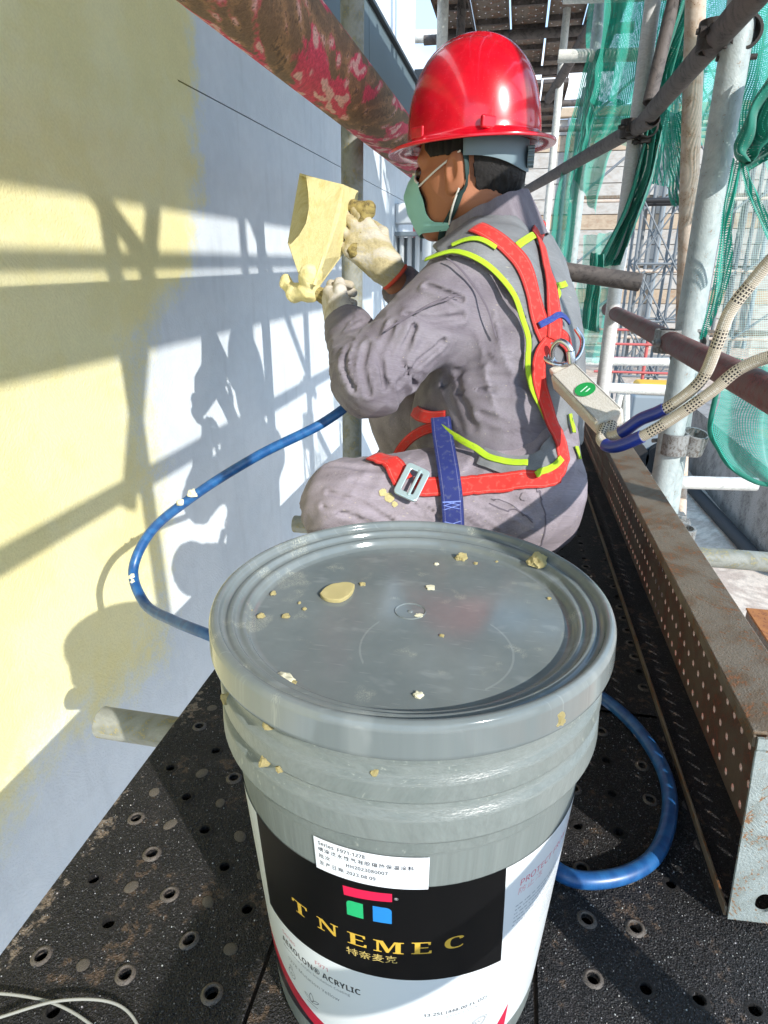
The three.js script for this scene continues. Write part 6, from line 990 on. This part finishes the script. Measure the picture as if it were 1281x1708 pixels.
single('shadow_strip', rod([0, 0, 0], [-0.25, 0, -5], 0.07, 20), M.black, 'black tube standing in for the shadow strip along the foot of the concrete wall', 'pipe').position.set(2.52, GY + 0.071, -6.2);  // kerb shadow at the wall foot, built as a black tube
single('red_barrier', rbox(2.0, 0.42, 0.1, 0.02, 0, 0.21, 0), M.redPaint, 'red barrier board standing beyond the drooping net', 'barrier').position.set(4.2, GY, -8.9);
single('sand_bank', box(6, 0.6, 3, 0, 0.3, 0), M.concrete, 'long grey plinth behind the concrete wall', 'plinth').position.set(6.2, GY, -11.2);
{
  const t = thing('rusty_plank_end', 'rust-topped plank end jutting outside the toe board', 'plank', null, [0.5, -0.053, -1.25]);
  part('plate', rbox(0.24, 0.004, 2.0, 0.0015, 0.12, 0, 1.0), std({ map: rep(tubeTex([172, 112, 62], [150, 92, 54], [112, 66, 42], 0.3, 51), 3, 3), roughness: 0.85 }), t);
  for (const x of [0.003, 0.237]) part('side_lip', rbox(0.004, 0.05, 1.99, 0.0015, x, -0.027, 1.0), M.plateSteel, t);
  const e = new THREE.Shape(); e.moveTo(0.006, -0.05); e.lineTo(0.234, -0.05); e.lineTo(0.234, -0.003); e.lineTo(0.006, -0.003); for (const x of [0.06, 0.18]) { const p = new THREE.Path(); p.absarc(x, -0.027, 0.011, 0, 6.2832, true); e.holes.push(p); }
  part('end_plate', new THREE.ExtrudeGeometry(e, { depth: 0.003, bevelEnabled: false }), M.plateSteel, t);
}
// far scaffold frames in front of the shed
for (let k = 0; k < 4; k++) {
  const t = thing('far_scaffold_bay', ['bare far scaffold bay seen behind the slim pale post', 'far scaffold bay behind the lattice tower', 'far scaffold bay behind the thick pale post', 'far scaffold bay beyond the faded net'][k], 'scaffold', 'far scaffold bays before the shed', [1.2 + k * 2.1, GY, -18]);
  for (const x of [0, 1.9]) for (const z of [0, -1]) part('upright', rod([x, 0, z], [x, 6.6, z], 0.045, 8, false), M.lattice, t);
  for (let j = 0; j < 4; j++) { part('ledger', rod([-0.1, 1 + j * 1.6, 0.06], [2, 1 + j * 1.6, 0.06], 0.04, 8, false), M.rustTube, t); part('deck_board', box(1.9, 0.06, 0.9, 0.95, 1.1 + j * 1.6, -0.5), M.toe, t); part('brace', rod([0, 1 + j * 1.6, 0.1], [1.9, 2.6 + j * 1.6, 0.1], 0.03, 8, false), M.lattice, t); }
}
// by the far end of the wall
{
  const t = thing('valve_cabinet', 'white valve cabinet with pipes at the far end of the wall', 'cabinet', null, [-0.83, 0.2, -5.2]);
  part('box', rbox(0.2, 0.14, 0.16, 0.012, 0, 0.74, 0), M.equip, t); part('shelf', rbox(0.34, 0.03, 0.2, 0.006, 0.06, 0.60, 0), M.equipGrey, t);
  part('cylinder', new THREE.CylinderGeometry(0.055, 0.055, 0.24, 24).translate(0.17, 0.54, 0.12), M.equip, t);
  for (const x of [-0.06, 0.0, 0.06]) part('pipe', rod([x, 0.0, 0], [x, 0.59, 0], 0.018, 12, false), M.equip, t);
  part('backplate', rbox(0.3, 0.4, 0.02, 0.004, 0.02, 0.38, -0.06), M.equipGrey, t);
  part('base', rbox(0.3, 0.05, 0.24, 0.008, 0.02, -0.02, 0), M.black, t);
  part('support', rod([0, -2.4, 0], [0, -0.04, 0], 0.03, 12, false), M.equipGrey, t);
}
tube([-0.553, GY, -4.6], [-0.553, 2.6, -4.6], 0.034, M.whiteTube, 'stout pale upright beside the slate fascia', 'upright');
tube([-0.447, GY, -4.65], [-0.447, 2.6, -4.65], 0.026, M.darkTube, 'thin grey upright beside the stout pale one', 'upright');
tube([-1.1, 1.755, -6.1], [-0.45, 1.72, -6.1], 0.03, M.whiteTube, 'white cross bar beyond the end of the wall', 'cross_bar');
tube([-1.1, 2.3, -6.1], [-0.55, 2.28, -6.1], 0.045, M.whiteTube, 'thick white pipe high beyond the end of the wall', 'cross_bar');
{
  const t = thing('pipe_rack', 'dark rack of pipes and trays beyond the wall end', 'rack', null, [-0.8, GY, -8]);
  for (const x of [-0.8, 0.7]) part('post', box(0.1, 5.2, 0.1, x, 2.6, 0), M.black, t);
  for (let k = 0; k < 5; k++) part('shelf', box(1.7, 0.05, 0.5, -0.05, 2.9 + k * 0.42, 0), M.black, t);
  for (let k = 0; k < 9; k++) part('drum', new THREE.CylinderGeometry(0.09, 0.09, 0.26, 16).translate(-0.7 + (k % 5) * 0.3, 3.06 + Math.floor(k / 5) * 0.84, 0.1), [M.equipGrey, M.redPaint, M.equip, M.darkTube][k % 4], t);
  part('back_sheet', box(1.7, 4.4, 0.04, -0.05, 2.6, -0.3), M.darkTrim, t);
}

renderer.render(scene, camera);
